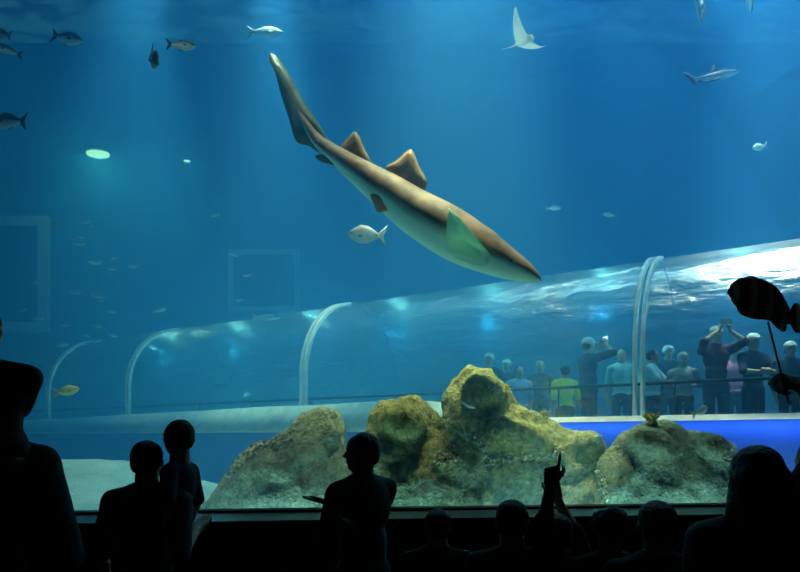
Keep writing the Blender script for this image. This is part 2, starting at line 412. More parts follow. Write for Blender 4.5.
# sand bank heaped along the base of the far half
bm = bmesh.new()
def bank(s):
    k = min(1, max(0, (s-2.3)/0.8)); hh = (0.0+0.30*k)*(1-0.6*max(0, (s-6)/13))+0.03*noise.noise(Vector((s*0.8, 0, 0)))*k
    return [(R+0.14, -0.14*k), (R+0.18+0.34*k, -0.10*k), (R+0.14+0.05*k, 0.03+hh), (R+0.03, 0.04+hh), (R+0.02, -0.1)]
rows = sweep(bm, bank, [2.3+0.35*k for k in range(48)], close=True); bm.faces.new(rows[0]); bm.faces.new(rows[-1][::-1])
link('kerb_apron', bm, mat('pale_turquoise_apron', (0.7, 0.85, 0.8), rough=0.8), tunnel, off=toff)
WALK = H-0.16
bm = bmesh.new()
rows = sweep(bm, lambda s: [(-R+0.1, WALK-RIM), (R-0.1, WALK-RIM), (R-0.1, WALK-RIM-0.15), (-R+0.1, WALK-RIM-0.15)], [S0, S1], close=True)
bm.faces.new(rows[0]); bm.faces.new(rows[-1][::-1])
link('walkway', bm, mat('dark_walkway', (0.05, 0.07, 0.09), rough=0.7), tunnel, smooth=False, off=toff)
bm = bmesh.new(); tube(bm, [at_(S0+0.05+k*(S1-S0-0.1)/30, R-0.16, RIM+0.46) for k in range(31)], 0.022)
for k in range(13):
    s = S0+0.4+k*1.5
    tube(bm, [at_(s, R-0.16, RIM+0.46), at_(s, R-0.16, WALK)], 0.014)
link('handrail', bm, mat('dark_steel_rail', (0.05, 0.08, 0.1), rough=0.5, metal=0.3), tunnel, off=toff)

# ================================================================= ROCKS
def rock_mat(name, cy, cg, cd_, algae_lit=0.5):
    m, nt, out = newmat(name)
    b = nt.nodes.new('ShaderNodeBsdfPrincipled'); b.inputs['Roughness'].default_value = 0.95; b.inputs['Specular IOR Level'].default_value = 0.1
    tc = nt.nodes.new('ShaderNodeTexCoord')
    n1 = nt.nodes.new('ShaderNodeTexNoise'); n1.inputs['Scale'].default_value = 2.2; n1.inputs['Detail'].default_value = 8; n1.inputs['Roughness'].default_value = 0.65
    n2 = nt.nodes.new('ShaderNodeTexNoise'); n2.inputs['Scale'].default_value = 14; n2.inputs['Detail'].default_value = 8; n2.inputs['Roughness'].default_value = 0.7
    n3 = nt.nodes.new('ShaderNodeTexVoronoi'); n3.inputs['Scale'].default_value = 30
    for n in (n1, n2, n3): nt.links.new(tc.outputs['Object'], n.inputs['Vector'])
    r1 = nt.nodes.new('ShaderNodeValToRGB'); r1.color_ramp.elements[0].position = 0.38+0.1*(0.5-algae_lit); r1.color_ramp.elements[0].color = (*cg, 1)
    r1.color_ramp.elements[1].position = 0.60+0.2*(0.5-algae_lit); r1.color_ramp.elements[1].color = (*cy, 1)
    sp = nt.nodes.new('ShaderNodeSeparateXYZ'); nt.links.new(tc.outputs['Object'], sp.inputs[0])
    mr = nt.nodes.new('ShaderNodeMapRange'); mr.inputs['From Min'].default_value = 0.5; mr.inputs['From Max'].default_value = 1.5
    mr.inputs['To Min'].default_value = -0.14; mr.inputs['To Max'].default_value = 0.16; nt.links.new(sp.outputs['Z'], mr.inputs['Value'])  # algae tint; lit yellow tops and shaded lower parts painted in by height
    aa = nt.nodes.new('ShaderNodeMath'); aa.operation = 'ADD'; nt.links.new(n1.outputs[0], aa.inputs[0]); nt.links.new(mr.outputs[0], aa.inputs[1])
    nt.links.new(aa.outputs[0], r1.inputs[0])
    r2 = nt.nodes.new('ShaderNodeValToRGB'); r2.color_ramp.elements[0].position = 0.36; r2.color_ramp.elements[0].color = (*cd_, 1)
    r2.color_ramp.elements[1].position = 0.62; r2.color_ramp.elements[1].color = (1, 1, 1, 1)
    nt.links.new(n2.outputs[0], r2.inputs[0])
    mu = nt.nodes.new('ShaderNodeMixRGB'); mu.blend_type = 'MULTIPLY'; mu.inputs[0].default_value = 0.85
    nt.links.new(r1.outputs[0], mu.inputs[1]); nt.links.new(r2.outputs[0], mu.inputs[2]); nt.links.new(mu.outputs[0], b.inputs['Base Color'])
    bp = nt.nodes.new('ShaderNodeBump'); bp.inputs['Strength'].default_value = 0.9; bp.inputs['Distance'].default_value = 0.06
    bp2 = nt.nodes.new('ShaderNodeBump'); bp2.inputs['Strength'].default_value = 0.5; bp2.inputs['Distance'].default_value = 0.03
    nt.links.new(n2.outputs[0], bp.inputs['Height']); nt.links.new(n3.outputs[0], bp2.inputs['Height'])
    nt.links.new(bp.outputs[0], bp2.inputs['Normal']); nt.links.new(bp2.outputs[0], b.inputs['Normal'])
    nt.links.new(b.outputs[0], out.inputs[0]); return m
rock_yellow = rock_mat('algae_lit_top_rock', (0.48, 0.47, 0.2), (0.31, 0.39, 0.29), (0.30, 0.33, 0.3), 0.7)
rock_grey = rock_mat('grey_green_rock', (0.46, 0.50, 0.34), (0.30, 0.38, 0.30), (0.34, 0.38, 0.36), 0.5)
barn = mat('barnacle_crust', (0.62, 0.62, 0.45), (0.1, 0.11, 0.09), rough=0.9, scale=18)
def rock(outline, Yc, depth, m, label, seed, lumps=(), overhang=None, barnacles=()):
    """outline: crest line left to right in px; the mass bulges in depth and stands on the tank bed"""
    pts = [P(x, y, Yc) for x, y in outline]
    cx = sum(p.x for p in pts)/len(pts); base = Vector((cx, Yc, FLOOR-0.05))
    t = thing('rock', base, label, 'rock', 'rocks in front of the tunnel')
    bm = bmesh.new(); rows = []
    layers = [(-1.0, 0.72, 0.22), (-0.88, 0.88, 0.5), (-0.62, 0.96, 0.78), (-0.2, 1.0, 0.98), (0.1, 1.0, 1.0), (0.5, 0.93, 0.92), (0.85, 0.72, 0.78), (1.0, 0.5, 0.55)]
    zb = FLOOR-0.15
    for ly, sx, sz in layers:
        row = [bm.verts.new((cx+(pts[0].x-cx)*sx*1.02, Yc+ly*depth/2, zb))]
        for p in pts:
            row.append(bm.verts.new((cx+(p.x-cx)*sx, Yc+ly*depth/2, zb+(p.z-zb)*sz)))
        row.append(bm.verts.new((cx+(pts[-1].x-cx)*sx*1.02, Yc+ly*depth/2, zb)))
        rows.append(row)
    n = len(rows[0])
    for a, b in zip(rows, rows[1:]):
        for i in range(n): bm.faces.new((a[i], a[(i+1) % n], b[(i+1) % n], b[i]))
    bm.faces.new(rows[0]); bm.faces.new(rows[-1][::-1])
    for (x, y, dy, rx, ry, rz) in lumps:
        c = P(x, y, Yc+dy); s_ = Yc/F
        ell(bm, c, (rx*s_, ry, rz*s_), Euler((0.3*noise.noise(c), 0.4, 0.5)).to_matrix())
    sd = Vector((seed*3.1, seed*1.7, seed))
    def disp(co):
        q = co+sd
        a = noise.fractal(q*1.7, 1.0, 2.0, 4)*0.075
        r = (1-abs(noise.noise(q*3.2)))*0.05-0.03
        return a+r+noise.noise(q*9)*0.016+noise.noise(q*22)*0.007
    o = fuse('rock_mass', bm, m, t, 0.032, 6, disp, off=base)
    # barnacle and mussel crusts seated on the surface
    from mathutils.bvhtree import BVHTree
    bv = BVHTree.FromPolygons([v.co[:] for v in o.data.vertices], [p.vertices[:] for p in o.data.polygons])
    rnd = random.Random(seed)
    for (x0, y0, x1, y1, cnt, sp, sz) in barnacles:
        bb = bmesh.new()
        for k in range(cnt):
            f = rnd.random()
            px = x0+(x1-x0)*f+rnd.gauss(0, sp); py = y0+(y1-y0)*f+rnd.gauss(0, sp)
            dv = (P(px, py, Yc)-Vector((0, 0, H))).normalized()
            hit = bv.ray_cast(Vector((0, 0, H))+dv*(Yc-2.5)-base, dv)
            if hit[0] is None: continue
            r = sz*rnd.uniform(0.6, 1.4)
            ell(bb, hit[0]+hit[1]*r*0.3, (r, r, r*rnd.uniform(0.5, 1.2)), Euler((rnd.random()*3, rnd.random()*3, 0)).to_matrix(), 7, 5)
        o2 = prop(link('barnacle_crust', bb, barn, t), kind='stuff')
    t_bv = (bv, base)
    return t, t_bv
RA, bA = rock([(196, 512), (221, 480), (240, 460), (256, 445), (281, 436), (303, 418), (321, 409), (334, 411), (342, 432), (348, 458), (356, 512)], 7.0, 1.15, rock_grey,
     'grey-green rock at the left with a sloping shoulder and dark crusted ridge', 3, lumps=[(285, 478, -0.2, 30, 0.3, 18), (322, 440, -0.1, 16, 0.3, 24)],
     barnacles=[(222, 474, 262, 442, 150, 3.0, 0.016), (258, 444, 292, 440, 50, 2.5, 0.012)])
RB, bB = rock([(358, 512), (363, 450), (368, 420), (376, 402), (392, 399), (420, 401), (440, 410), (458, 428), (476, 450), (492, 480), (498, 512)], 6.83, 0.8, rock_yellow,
     'rounded yellow-green boulder in the middle, between the left grey rock and the tall peak', 8, lumps=[(402, 424, -0.1, 26, 0.3, 20)],
     barnacles=[(438, 462, 456, 455, 90, 5, 0.014)])
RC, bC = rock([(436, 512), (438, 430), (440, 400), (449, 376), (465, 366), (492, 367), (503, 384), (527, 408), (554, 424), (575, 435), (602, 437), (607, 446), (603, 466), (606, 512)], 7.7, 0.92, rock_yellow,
     'tallest craggy rock with a yellowish peak sloping down to the right', 15, lumps=[(480, 393, -0.2, 20, 0.3, 18), (520, 440, -0.25, 42, 0.3, 18), (590, 445, -0.2, 14, 0.2, 10)],
     barnacles=[(461, 436, 486, 462, 170, 4, 0.017), (498, 460, 562, 455, 150, 2.5, 0.012), (490, 385, 505, 396, 50, 3, 0.012)])
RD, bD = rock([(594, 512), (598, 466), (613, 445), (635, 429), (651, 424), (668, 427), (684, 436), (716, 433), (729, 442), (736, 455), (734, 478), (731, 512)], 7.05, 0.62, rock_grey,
     'broad pale grey-green rock at the right with a ridge along its top', 23, lumps=[(650, 445, -0.15, 26, 0.2, 14), (618, 480, -0.15, 16, 0.2, 22), (710, 448, -0.1, 18, 0.2, 12)],
     barnacles=[(716, 440, 734, 460, 60, 3, 0.012), (600, 470, 606, 502, 50, 2.5, 0.013)])

def on_rock(bvb, px, py, Y):
    bv, base = bvb
    dv = (P(px, py, Y)-Vector((0, 0, H))).normalized()
    hit = bv.ray_cast(Vector((0, 0, H))+dv*(Y-2.0)-base, dv)
    return (hit[0]+base) if hit[0] is not None else P(px, py, Y)
def drop_on(bvb, px, Y):
    bv, base = bvb
    x = (px-400)/F*Y
    hit = bv.ray_cast(Vector((x, Y, H+3))-base, Vector((0, 0, -1)))
    return (hit[0]+base) if hit[0] is not None else P(px, 438, Y)
def coral(c, r, n, m, label, seed, lean=0.6, thick=0.14):
    rnd = random.Random(seed)
    t = thing('coral_tuft', c, label, 'coral')
    bm = bmesh.new()
    ell(bm, (0, 0, 0.0), (r*0.5, r*0.5, r*0.25))
    for k in range(n):
        a = rnd.uniform(0, 2*PI); l = rnd.uniform(0.3, lean)
        p0 = Vector((0, 0, -0.02)); p1 = Vector((math.cos(a)*l*r*0.7, math.sin(a)*l*r*0.7, r*rnd.uniform(0.35, 0.6))); p2 = p1+Vector((math.cos(a)*l*r*0.6+rnd.gauss(0, r*0.12), math.sin(a)*l*r*0.6, r*rnd.uniform(0.2, 0.55)))
        cap(bm, p0, r*thick, p1, r*thick*0.8, 7); cap(bm, p1, r*thick*0.8, p2, r*thick*0.55, 7)
        p3 = p1+Vector((rnd.gauss(0, r*0.3), rnd.gauss(0, r*0.2), r*0.35)); cap(bm, p1, r*thick*0.7, p3, r*thick*0.5, 7)
    fuse('branches', bm, m, t, r*0.05, 2)
    return t
ochre = mat('ochre_coral', (0.5, 0.42, 0.1), (0.25, 0.24, 0.1), rough=0.9, scale=20)
coral(drop_on(bD, 652, 6.95), 0.13, 14, ochre, 'ochre coral tuft growing on top of the broad right rock', 4)
coral(drop_on(bC, 545, 7.7), 0.09, 8, ochre, 'small ochre coral sprig on the right slope of the tallest rock', 5)
coral(on_rock(bC, 504, 392, 7.75), 0.10, 9, mat('yellow_coral', (0.75, 0.62, 0.05), (0.5, 0.4, 0.05), scale=20), 'yellow coral knob on the right shoulder of the yellowish peak', 6)
coral(drop_on(bC, 437, 7.6), 0.26, 9, mat('white_coral', (0.85, 0.95, 0.9), rough=0.8), 'white branching coral at the left flank of the tallest rock', 12, 1.0, 0.07)
t = coral(on_rock(bC, 598, 441, 7.75), 0.07, 14, mat('pale_teal_coral', (0.5, 0.62, 0.5), scale=15), 'pale rounded coral at the right end of the tallest rock', 9, 0.8, 0.24)

# ================================================================= SHARKS
def skin_mat(name, back, back2, belly, rough=0.45, spots=3.0):
    m, nt, out = newmat(name)
    b = nt.nodes.new('ShaderNodeBsdfPrincipled'); b.inputs['Roughness'].default_value = rough; b.inputs['Specular IOR Level'].default_value = 0.35
    at = nt.nodes.new('ShaderNodeAttribute'); at.attribute_name = 'belly'
    tc = nt.nodes.new('ShaderNodeTexCoord'); n = nt.nodes.new('ShaderNodeTexNoise'); n.inputs['Scale'].default_value = spots; n.inputs['Detail'].default_value = 5
    nt.links.new(tc.outputs['Object'], n.inputs['Vector'])
    r = nt.nodes.new('ShaderNodeValToRGB'); r.color_ramp.elements[0].position = 0.4; r.color_ramp.elements[0].color = (*back2, 1)
    r.color_ramp.elements[1].position = 0.62; r.color_ramp.elements[1].color = (*back, 1)
    nt.links.new(n.outputs[0], r.inputs[0])
    mx = nt.nodes.new('ShaderNodeMixRGB'); mx.inputs[2].default_value = (*belly, 1)
    nt.links.new(at.outputs['Fac'], mx.inputs[0]); nt.links.new(r.outputs[0], mx.inputs[1]); nt.links.new(mx.outputs[0], b.inputs['Base Color'])
    nt.links.new(b.outputs[0], out.inputs[0]); return m
def lerp(a, b, t): return a+(b-a)*t
def catmull(pts, n):
    """resample a list of tuples smoothly"""
    out = []
    m_ = len(pts)-1
    for k in range(n+1):
        x = k/n*m_; i = min(int(x), m_-1); t = x-i
        p0, p1, p2, p3 = pts[max(i-1, 0)], pts[i], pts[i+1], pts[min(i+2, m_)]
        out.append(tuple(0.5*((2*b)+(-a+c)*t+(2*a-5*b+4*c-d)*t*t+(-a+3*b-3*c+d)*t**3) for a, b, c, d in zip(p0, p1, p2, p3)))
    return out
def plate(bm, outline, th, nrm):
    """fin: outline of world points, thick at its middle and thin at the rim"""
    nrm = nrm.normalized(); c = sum(outline, Vector())/len(outline)
    rim = [bm.verts.new(p) for p in outline]
    for sg in (-1, 1):
        inner = [bm.verts.new(p.lerp(c, 0.3)+nrm*sg*th*0.75) for p in outline]
        inner2 = [bm.verts.new(p.lerp(c, 0.65)+nrm*sg*th) for p in outline]
        ce = bm.verts.new(c+nrm*sg*th)
        n = len(outline)
        for i in range(n):
            j = (i+1) % n
            bm.faces.new((rim[i], rim[j], inner[j], inner[i])); bm.faces.new((inner[i], inner[j], inner2[j], inner2[i])); bm.faces.new((inner2[i], inner2[j], ce))
def shark(name, label, spine, Yf, m, finm, fins, roll, bellycut, eye, lat=0.85, group=None, pal=None):
    """spine: (px, py, half-thickness px); Yf(px) depth"""
    sp = catmull(spine, 60)
    cs = [P(x, y, Yf(x)) for x, y, r in sp]; mid = cs[len(cs)//2]
    t = thing(name, mid, label, 'shark', group)
    bm = bmesh.new(); lay = bm.verts.layers.float.new('belly'); seg = 28; rows = []
    for i, (x, y, r) in enumerate(sp):
        d = (cs[min(i+1, 60)]-cs[max(i-1, 0)]).normalized()
        L = Vector((0, -1, 0)); L = (L-d*L.dot(d)).normalized(); D = L.cross(d)
        if D.z < 0: D = -D
        q = Matrix.Rotation(roll, 3, d); D2, L2 = q @ D, q @ L
        rr = r*Yf(x)/F
        f = i/60
        row = []
        for k in range(seg):
            a = 2*PI*k/seg; ca, sa = math.cos(a), math.sin(a)
            la = lat if f > 0.25 else lerp(0.55, lat, f/0.25)
            if f > 0.82: la = lerp(lat, lat*1.25, (f-0.82)/0.18)
            v = bm.verts.new(cs[i]-mid+D2*ca*rr*(1.0 if ca > 0 else 0.96)+L2*sa*rr*la)
            u = -ca
            bc = bellycut(f)
            v[lay] = min(1, max(0, (u-bc)/0.22+0.5+0.25*noise.noise(v.co*4)))
            row.append(v)
        rows.append(row)
    for a, b in zip(rows, rows[1:]):
        for i in range(seg): bm.faces.new((a[i], a[(i+1) % seg], b[(i+1) % seg], b[i]))
    bm.faces.new(rows[0][::-1]); bm.faces.new(rows[-1])
    body = link('body', bm, m, t)
    for fname, pts, dy0, dy1, th, fm in fins:
        bm = bmesh.new(); pts = catmull(pts+[pts[0]], len(pts)*4)[:-1]
        n = len(pts)
        ws = []
        for i, (x, y, k) in enumerate(pts):
            ws.append(P(x, y, Yf(x)+lerp(dy0, dy1, k))-mid)
        a = ws[0]; b = ws[n//3]; c_ = ws[2*n//3]
        nr = (b-a).cross(c_-a)
        plate(bm, ws, th, nr)
        link(fname, bm, fm, t)
    if eye:
        for (ex, ey, dy, r) in eye:
            bm = bmesh.new(); ell(bm, P(ex, ey, Yf(ex)+dy)-mid, (r, r, r)); link('eye', bm, mat('fish_eye', (0.01, 0.01, 0.01), rough=0.15), t)
    return t
def thin_fin(m, k):
    nt = m.node_tree; pb_ = [n for n in nt.nodes if n.type == 'BSDF_PRINCIPLED'][0]; ot = [n for n in nt.nodes if n.type == 'OUTPUT_MATERIAL'][0]
    tl = nt.nodes.new('ShaderNodeBsdfTranslucent'); ms = nt.nodes.new('ShaderNodeMixShader'); ms.inputs[0].default_value = k
    nt.links.new(pb_.inputs['Base Color'].links[0].from_socket, tl.inputs[0]); nt.links.new(pb_.outputs[0], ms.inputs[1]); nt.links.new(tl.outputs[0], ms.inputs[2]); nt.links.new(ms.outputs[0], ot.inputs[0])
shark_skin = skin_mat('brown_shark_skin', (0.25, 0.15, 0.10), (0.09, 0.05, 0.028), (0.60, 0.95, 0.82), rough=0.6, spots=4.0)
fin_brown = mat('brown_fin_skin', (0.34, 0.2, 0.07), (0.14, 0.09, 0.04), rough=0.5, scale=5)
fin_olive = mat('olive_tail_skin', (0.12, 0.16, 0.09), (0.05, 0.07, 0.045), rough=0.5, scale=4)
fin_pale = mat('pale_fin_underside', (0.5, 0.84, 0.78), (0.4, 0.74, 0.66), rough=0.5, scale=3)
thin_fin(fin_pale, 0.4)
fin_orange = mat('orange_brown_fin', (0.9, 0.45, 0.12), (0.6, 0.28, 0.08), rough=0.5, scale=5)
thin_fin(fin_orange, 0.5)
yS = lambda x: 7.55-(x-270)*0.0022
shark('large_shark', 'large brown shark with pale belly diving to the right, with two rounded dorsal fins',
  [(294, 100, 3.5), (305, 120, 5), (316, 138, 6.5), (329, 150, 8.5), (345, 162, 11), (366, 177, 15), (390, 194, 19.5), (415, 212, 23), (440, 227, 25.5), (462, 240, 25), (484, 252, 21.5), (505, 263, 16.5), (522, 271, 11.5), (534, 277.5, 6.5), (540.5, 280.5, 1.8)],
  yS, shark_skin, fin_brown, [
   ('tail_fin', [(270, 53, 0), (277, 57, 0), (290, 76, 0), (305, 103, 0), (324, 132, 0), (327, 146, 0), (319, 152, 0), (309, 146, 0), (296, 141, 0), (289, 119, 0), (281, 95, 0), (275, 72, 0), (269, 60, 0)], 0.0, 0.0, 0.035, fin_olive),
   ('second_dorsal_fin', [(340, 152, 0), (341, 146, 0), (348, 138, 0), (355, 131.5, 0), (360, 138, 0), (365, 150, 0), (372, 165, 0), (360, 168, 0)], 0.05, 0.05, 0.03, fin_brown),
   ('first_dorsal_fin', [(392, 178, 0), (386, 167, 0), (396, 161, 0), (409, 149.5, 0), (414, 153, 0), (419, 166, 0), (427, 183, 0), (418, 194, 0)], 0.05, 0.05, 0.035, fin_brown),
   ('anal_fin', [(335, 157, 0), (326, 154, 0), (315, 156, 0), (321, 162, 0), (332, 165, 0), (345, 170, 0)], -0.03, -0.03, 0.02, fin_olive),
   ('pelvic_fin', [(394, 200, 1), (382, 196, 0), (371, 194, 0), (373, 203, 0), (378, 212, 0), (388, 211, 0.5), (400, 213, 1)], -0.17, -0.10, 0.02, fin_orange),
   ('pectoral_fin', [(449, 208, 0), (455, 213, 0), (468, 227, 0), (480, 242, 0.4), (490, 256, 1), (484, 266, 1), (466, 262, 1), (448, 252, 0.8), (446, 238, 0.3), (447, 222, 0)], -0.42, -0.22, 0.028, fin_pale),
   ('pectoral_fin', [(470, 222, 0), (486, 226, 0), (500, 238, 0), (496, 250, 0), (482, 246, 0)], 0.15, 0.2, 0.02, fin_brown)],
  -0.28, lambda f: lerp(0.85, 0.52, min(1, max(0, (f-0.15)/0.55))) if f < 0.75 else lerp(0.52, 0.2, (f-0.75)/0.25),
  [(511, 260, -0.19, 0.02)], lat=0.9)
grey_shark = skin_mat('dark_grey_shark_skin', (0.04, 0.045, 0.05), (0.025, 0.03, 0.03), (0.4, 0.48, 0.45))
gfin = mat('dark_shark_fin', (0.06, 0.065, 0.07), rough=0.5)
shark('small_shark', 'small dark grey shark swimming to the right near the upper right corner',
  [(691, 78, 0.8), (697, 78.5, 1.4), (704, 78, 2.4), (713, 77, 4.2), (722, 75, 4.6), (730, 73, 3.6), (736, 71.5, 2.0), (740, 71, 0.5)],
  lambda x: 9.2, grey_shark, gfin, [
   ('tail_fin', [(694, 77, 0), (688, 73, 0), (683, 73, 0), (689, 79, 0), (693, 84, 0), (697, 86, 0), (696, 80, 0)], 0, 0, 0.02, gfin),
   ('dorsal_fin', [(711, 74, 0), (712, 68, 0), (714, 65, 0), (717, 69, 0), (722, 72, 0)], 0, 0, 0.02, gfin),
   ('pectoral_fin', [(718, 77, 1), (711, 80, 0.3), (706, 83, 0), (714, 81, 0.4), (723, 78, 1)], -0.25, -0.06, 0.015, gfin),
   ('anal_fin', [(700, 79, 0), (697, 82, 0), (704, 81, 0)], 0, 0, 0.01, gfin)],
  0.0, lambda f: 0.3, [(735, 71, -0.06, 0.012)])

# ================================================================= FISH
def fin_poly(bm, pts, th=0.004, nrm=Vector((0, 1, 0))):
    plate(bm, [Vector(p) for p in pts], th, nrm)
def fish(c, L, dep, yaw, pitch, mtop, mfin, label, cat='fish', group=None, name='fish', bend=0.0, forked=True, simple=False, roll=0.0, wid=0.42):
    """L length incl. tail, dep depth ratio; faces +X before rotation"""
    t = thing(name, c, label, cat, group)
    t.rotation_euler = (roll, -pitch, yaw)
    bm = bmesh.new(); lay = bm.verts.layers.float.new('belly'); seg = 14; N = 16; rows = []
    bl = L*0.8
    def cen(f): return Vector((bl*(f-0.38), bend*L*(max(0, 0.5-f))**2*3, 0))
    for i in range(N+1):
        f = i/N
        h = dep*L*0.5*(math.sin(PI*min(1, f*0.5+0.5) if False else PI*(0.06+0.94*f)**1.15))**0.8 if 0 < f < 1 else 0.0
        h = max(h, 0.045*L*dep/0.3 if f < 0.5 else 0.004*L)
        cc = cen(f)
        row = []
        for k in range(seg):
            a = 2*PI*k/seg
            v = bm.verts.new(cc+Vector((0, math.sin(a)*h*wid, math.cos(a)*h))); v[lay] = min(1, max(0, (-math.cos(a)+0.05)/0.5+0.4)); row.append(v)
        rows.append(row)
    for a, b in zip(rows, rows[1:]):
        for i in range(seg): bm.faces.new((a[i], a[(i+1) % seg], b[(i+1) % seg], b[i]))
    bm.faces.new(rows[0][::-1]); bm.faces.new(rows[-1])
    c0 = cen(0)
    tp = [(0.03*L, 0, dep*L*0.12), (-0.1*L, 0, dep*L*0.42), (-0.19*L, 0, dep*L*0.6), (-0.11*L if forked else -0.17*L, 0, 0), (-0.19*L, 0, -dep*L*0.6), (-0.1*L, 0, -dep*L*0.42), (0.03*L, 0, -dep*L*0.12)]
    tp = [c0+Vector(p)+Vector((0, bend*L*0.25*(-p[0]/L/0.2), 0)) for p in tp]
    dp = [cen(0.72)+Vector((0, 0, dep*L*0.40)), cen(0.62)+Vector((0, 0, dep*L*0.54)), cen(0.35)+Vector((0, 0, dep*L*0.5)), cen(0.15)+Vector((0, 0, dep*L*0.25)), cen(0.2)+Vector((0, 0, dep*L*0.1))]
    ap = [cen(0.45)+Vector((0, 0, -dep*L*0.42)), cen(0.36)+Vector((0, 0, -dep*L*0.54)), cen(0.15)+Vector((0, 0, -dep*L*0.25)), cen(0.2)+Vector((0, 0, -dep*L*0.1))]
    if simple:
        fin_poly(bm, tp, 0.006*L); fin_poly(bm, dp, 0.006*L); fin_poly(bm, ap, 0.006*L)
        link('body', bm, mtop, t)
        return t
    link('body', bm, mtop, t)
    for nm_, pp in (('tail_fin', tp), ('dorsal_fin', dp), ('anal_fin', ap)):
        b2 = bmesh.new(); fin_poly(b2, pp, 0.008*L); link(nm_, b2, mfin, t)
    for sg in (-1, 1):
        b2 = bmesh.new(); w = dep*L*0.5*wid
        a = cen(0.66)
        fin_poly(b2, [a+Vector((0, sg*w*0.85, -dep*L*0.08)), a+Vector((-0.1*L, sg*w*1.5, -dep*L*0.02)), a+Vector((-0.16*L, sg*w*1.7, -dep*L*0.18)), a+Vector((-0.05*L, sg*w*1.1, -dep*L*0.2))], 0.005*L, Vector((0, 1, 0.2)))
        link('pectoral_fin', b2, mfin, t)
        b2 = bmesh.new(); ell(b2, cen(0.86)+Vector((0, sg*dep*L*0.5*wid*0.55, dep*L*0.06)), (0.02*L, 0.012*L, 0.02*L), seg=10, rng=8)
        link('eye', b2, mat('fish_eye', (0.01, 0.01, 0.01), rough=0.15), t)
    return t
dark_fish = skin_mat('dark_back_fish_skin', (0.10, 0.13, 0.08), (0.05, 0.07, 0.05), (0.75, 0.85, 0.7), spots=12)
olive_fish = skin_mat('olive_fish_skin', (0.25, 0.24, 0.06), (0.14, 0.14, 0.05), (0.55, 0.6, 0.35), spots=12)
silver_fish = skin_mat('silver_fish_skin', (0.4, 0.55, 0.55), (0.3, 0.42, 0.42), (0.85, 0.95, 0.9), spots=12)
yellow_fish = skin_mat('yellow_fish_skin', (0.8, 0.65, 0.15), (0.55, 0.42, 0.1), (0.9, 0.8, 0.4), spots=14)
fd = mat('dark_fish_fin', (0.08, 0.1, 0.07)); fs = mat('silver_fish_fin', (0.5, 0.62, 0.6)); fy = mat('yellow_fish_fin', (0.7, 0.55, 0.12))
def fpx(px, py, Y, lpx, dep, yawdeg, pitchdeg, ms, mf, label, **k):
    return fish(P(px, py, Y), lpx*Y/F, dep, math.radians(yawdeg), math.radians(pitchdeg), ms, mf, label, **k)
fpx(67, 38, 9.0, 38, 0.34, -10, -15, dark_fish, fd, 'dark backed fish with pale belly swimming right near the upper left corner')
fpx(181, 45, 7.8, 30, 0.36, 10, 2, dark_fish, fd, 'short oval dark fish swimming right, just right of a small tail-up fish')
fpx(154, 58, 7.8, 32, 0.5, -50, -52, olive_fish, fd, 'small olive fish seen nose-down with its tail raised beside the short oval fish')
fpx(265, 32, 10.5, 36, 0.3, 5, 3, silver_fish, fs, 'pale silver fish at the top, left of the light shaft', wid=0.35)
fpx(10, 121, 8.2, 44, 0.36, 165, 8, dark_fish, fd, 'dark fish with a drooping tail at the left edge, facing left', bend=0.0)
fpx(2, 34, 9.0, 30, 0.36, 160, 20, olive_fish, fy, 'olive fish cut by the left edge near the top corner')
fpx(8, 50, 9.3, 28, 0.34, 200, 12, dark_fish, fd, 'dark fish just below the olive one in the top left corner')
fpx(66, 391, 8.0, 27, 0.36, 10, 12, yellow_fish, fy, 'yellow fish swimming right at the lower left, in front of the far arches')
fpx(367, 235, 8.2, 40, 0.45, 175, 5, silver_fish, fs, 'translucent silver jack below the large shark, facing left', wid=0.3)
fpx(760, 147, 9.0, 18, 0.42, 190, -12, silver_fish, fs, 'small bright silver fish at the right, below the small dark shark')
fpx(266, 317, 13.0, 30, 0.22, 20, 2, silver_fish, fs, 'slim pale fish hovering above the far part of the tunnel')
fpx(700, 2, 8.5, 42, 0.30, 30, -82, dark_fish, fd, 'dark fish hanging nose-down at the top edge, left of its twin')
fpx(749, -6, 8.5, 40, 0.30, 30, -82, dark_fish, fd, 'dark fish mostly above the top edge near the right corner')
fpx(702, 411, 6.9, 20, 0.42, 30, 30, silver_fish, fs, 'pale silvery fish hovering over the broad right rock', bend=0.3)
fpx(467, 404, 6.75, 20, 0.28, -15, -25, silver_fish, fs, 'slim pale fish in front of the tallest rock')
fpx(572, 284, 9.3, 16, 0.25, 5, 0, silver_fish, fs, 'little bright fish right of the shark\'s snout, above the tunnel')
fpx(553, 208, 13, 18, 0.3, 10, 5, silver_fish, fs, 'faint pale fish in open water right of the large shark')
fpx(610, 215, 13, 16, 0.3, 190, 5, silver_fish, fs, 'faint pale fish in open water above the tallest arch')
fpx(55, 226, 14, 15, 0.35, -10, -20, silver_fish, fs, 'small silver fish beside the upper corner of the far window')
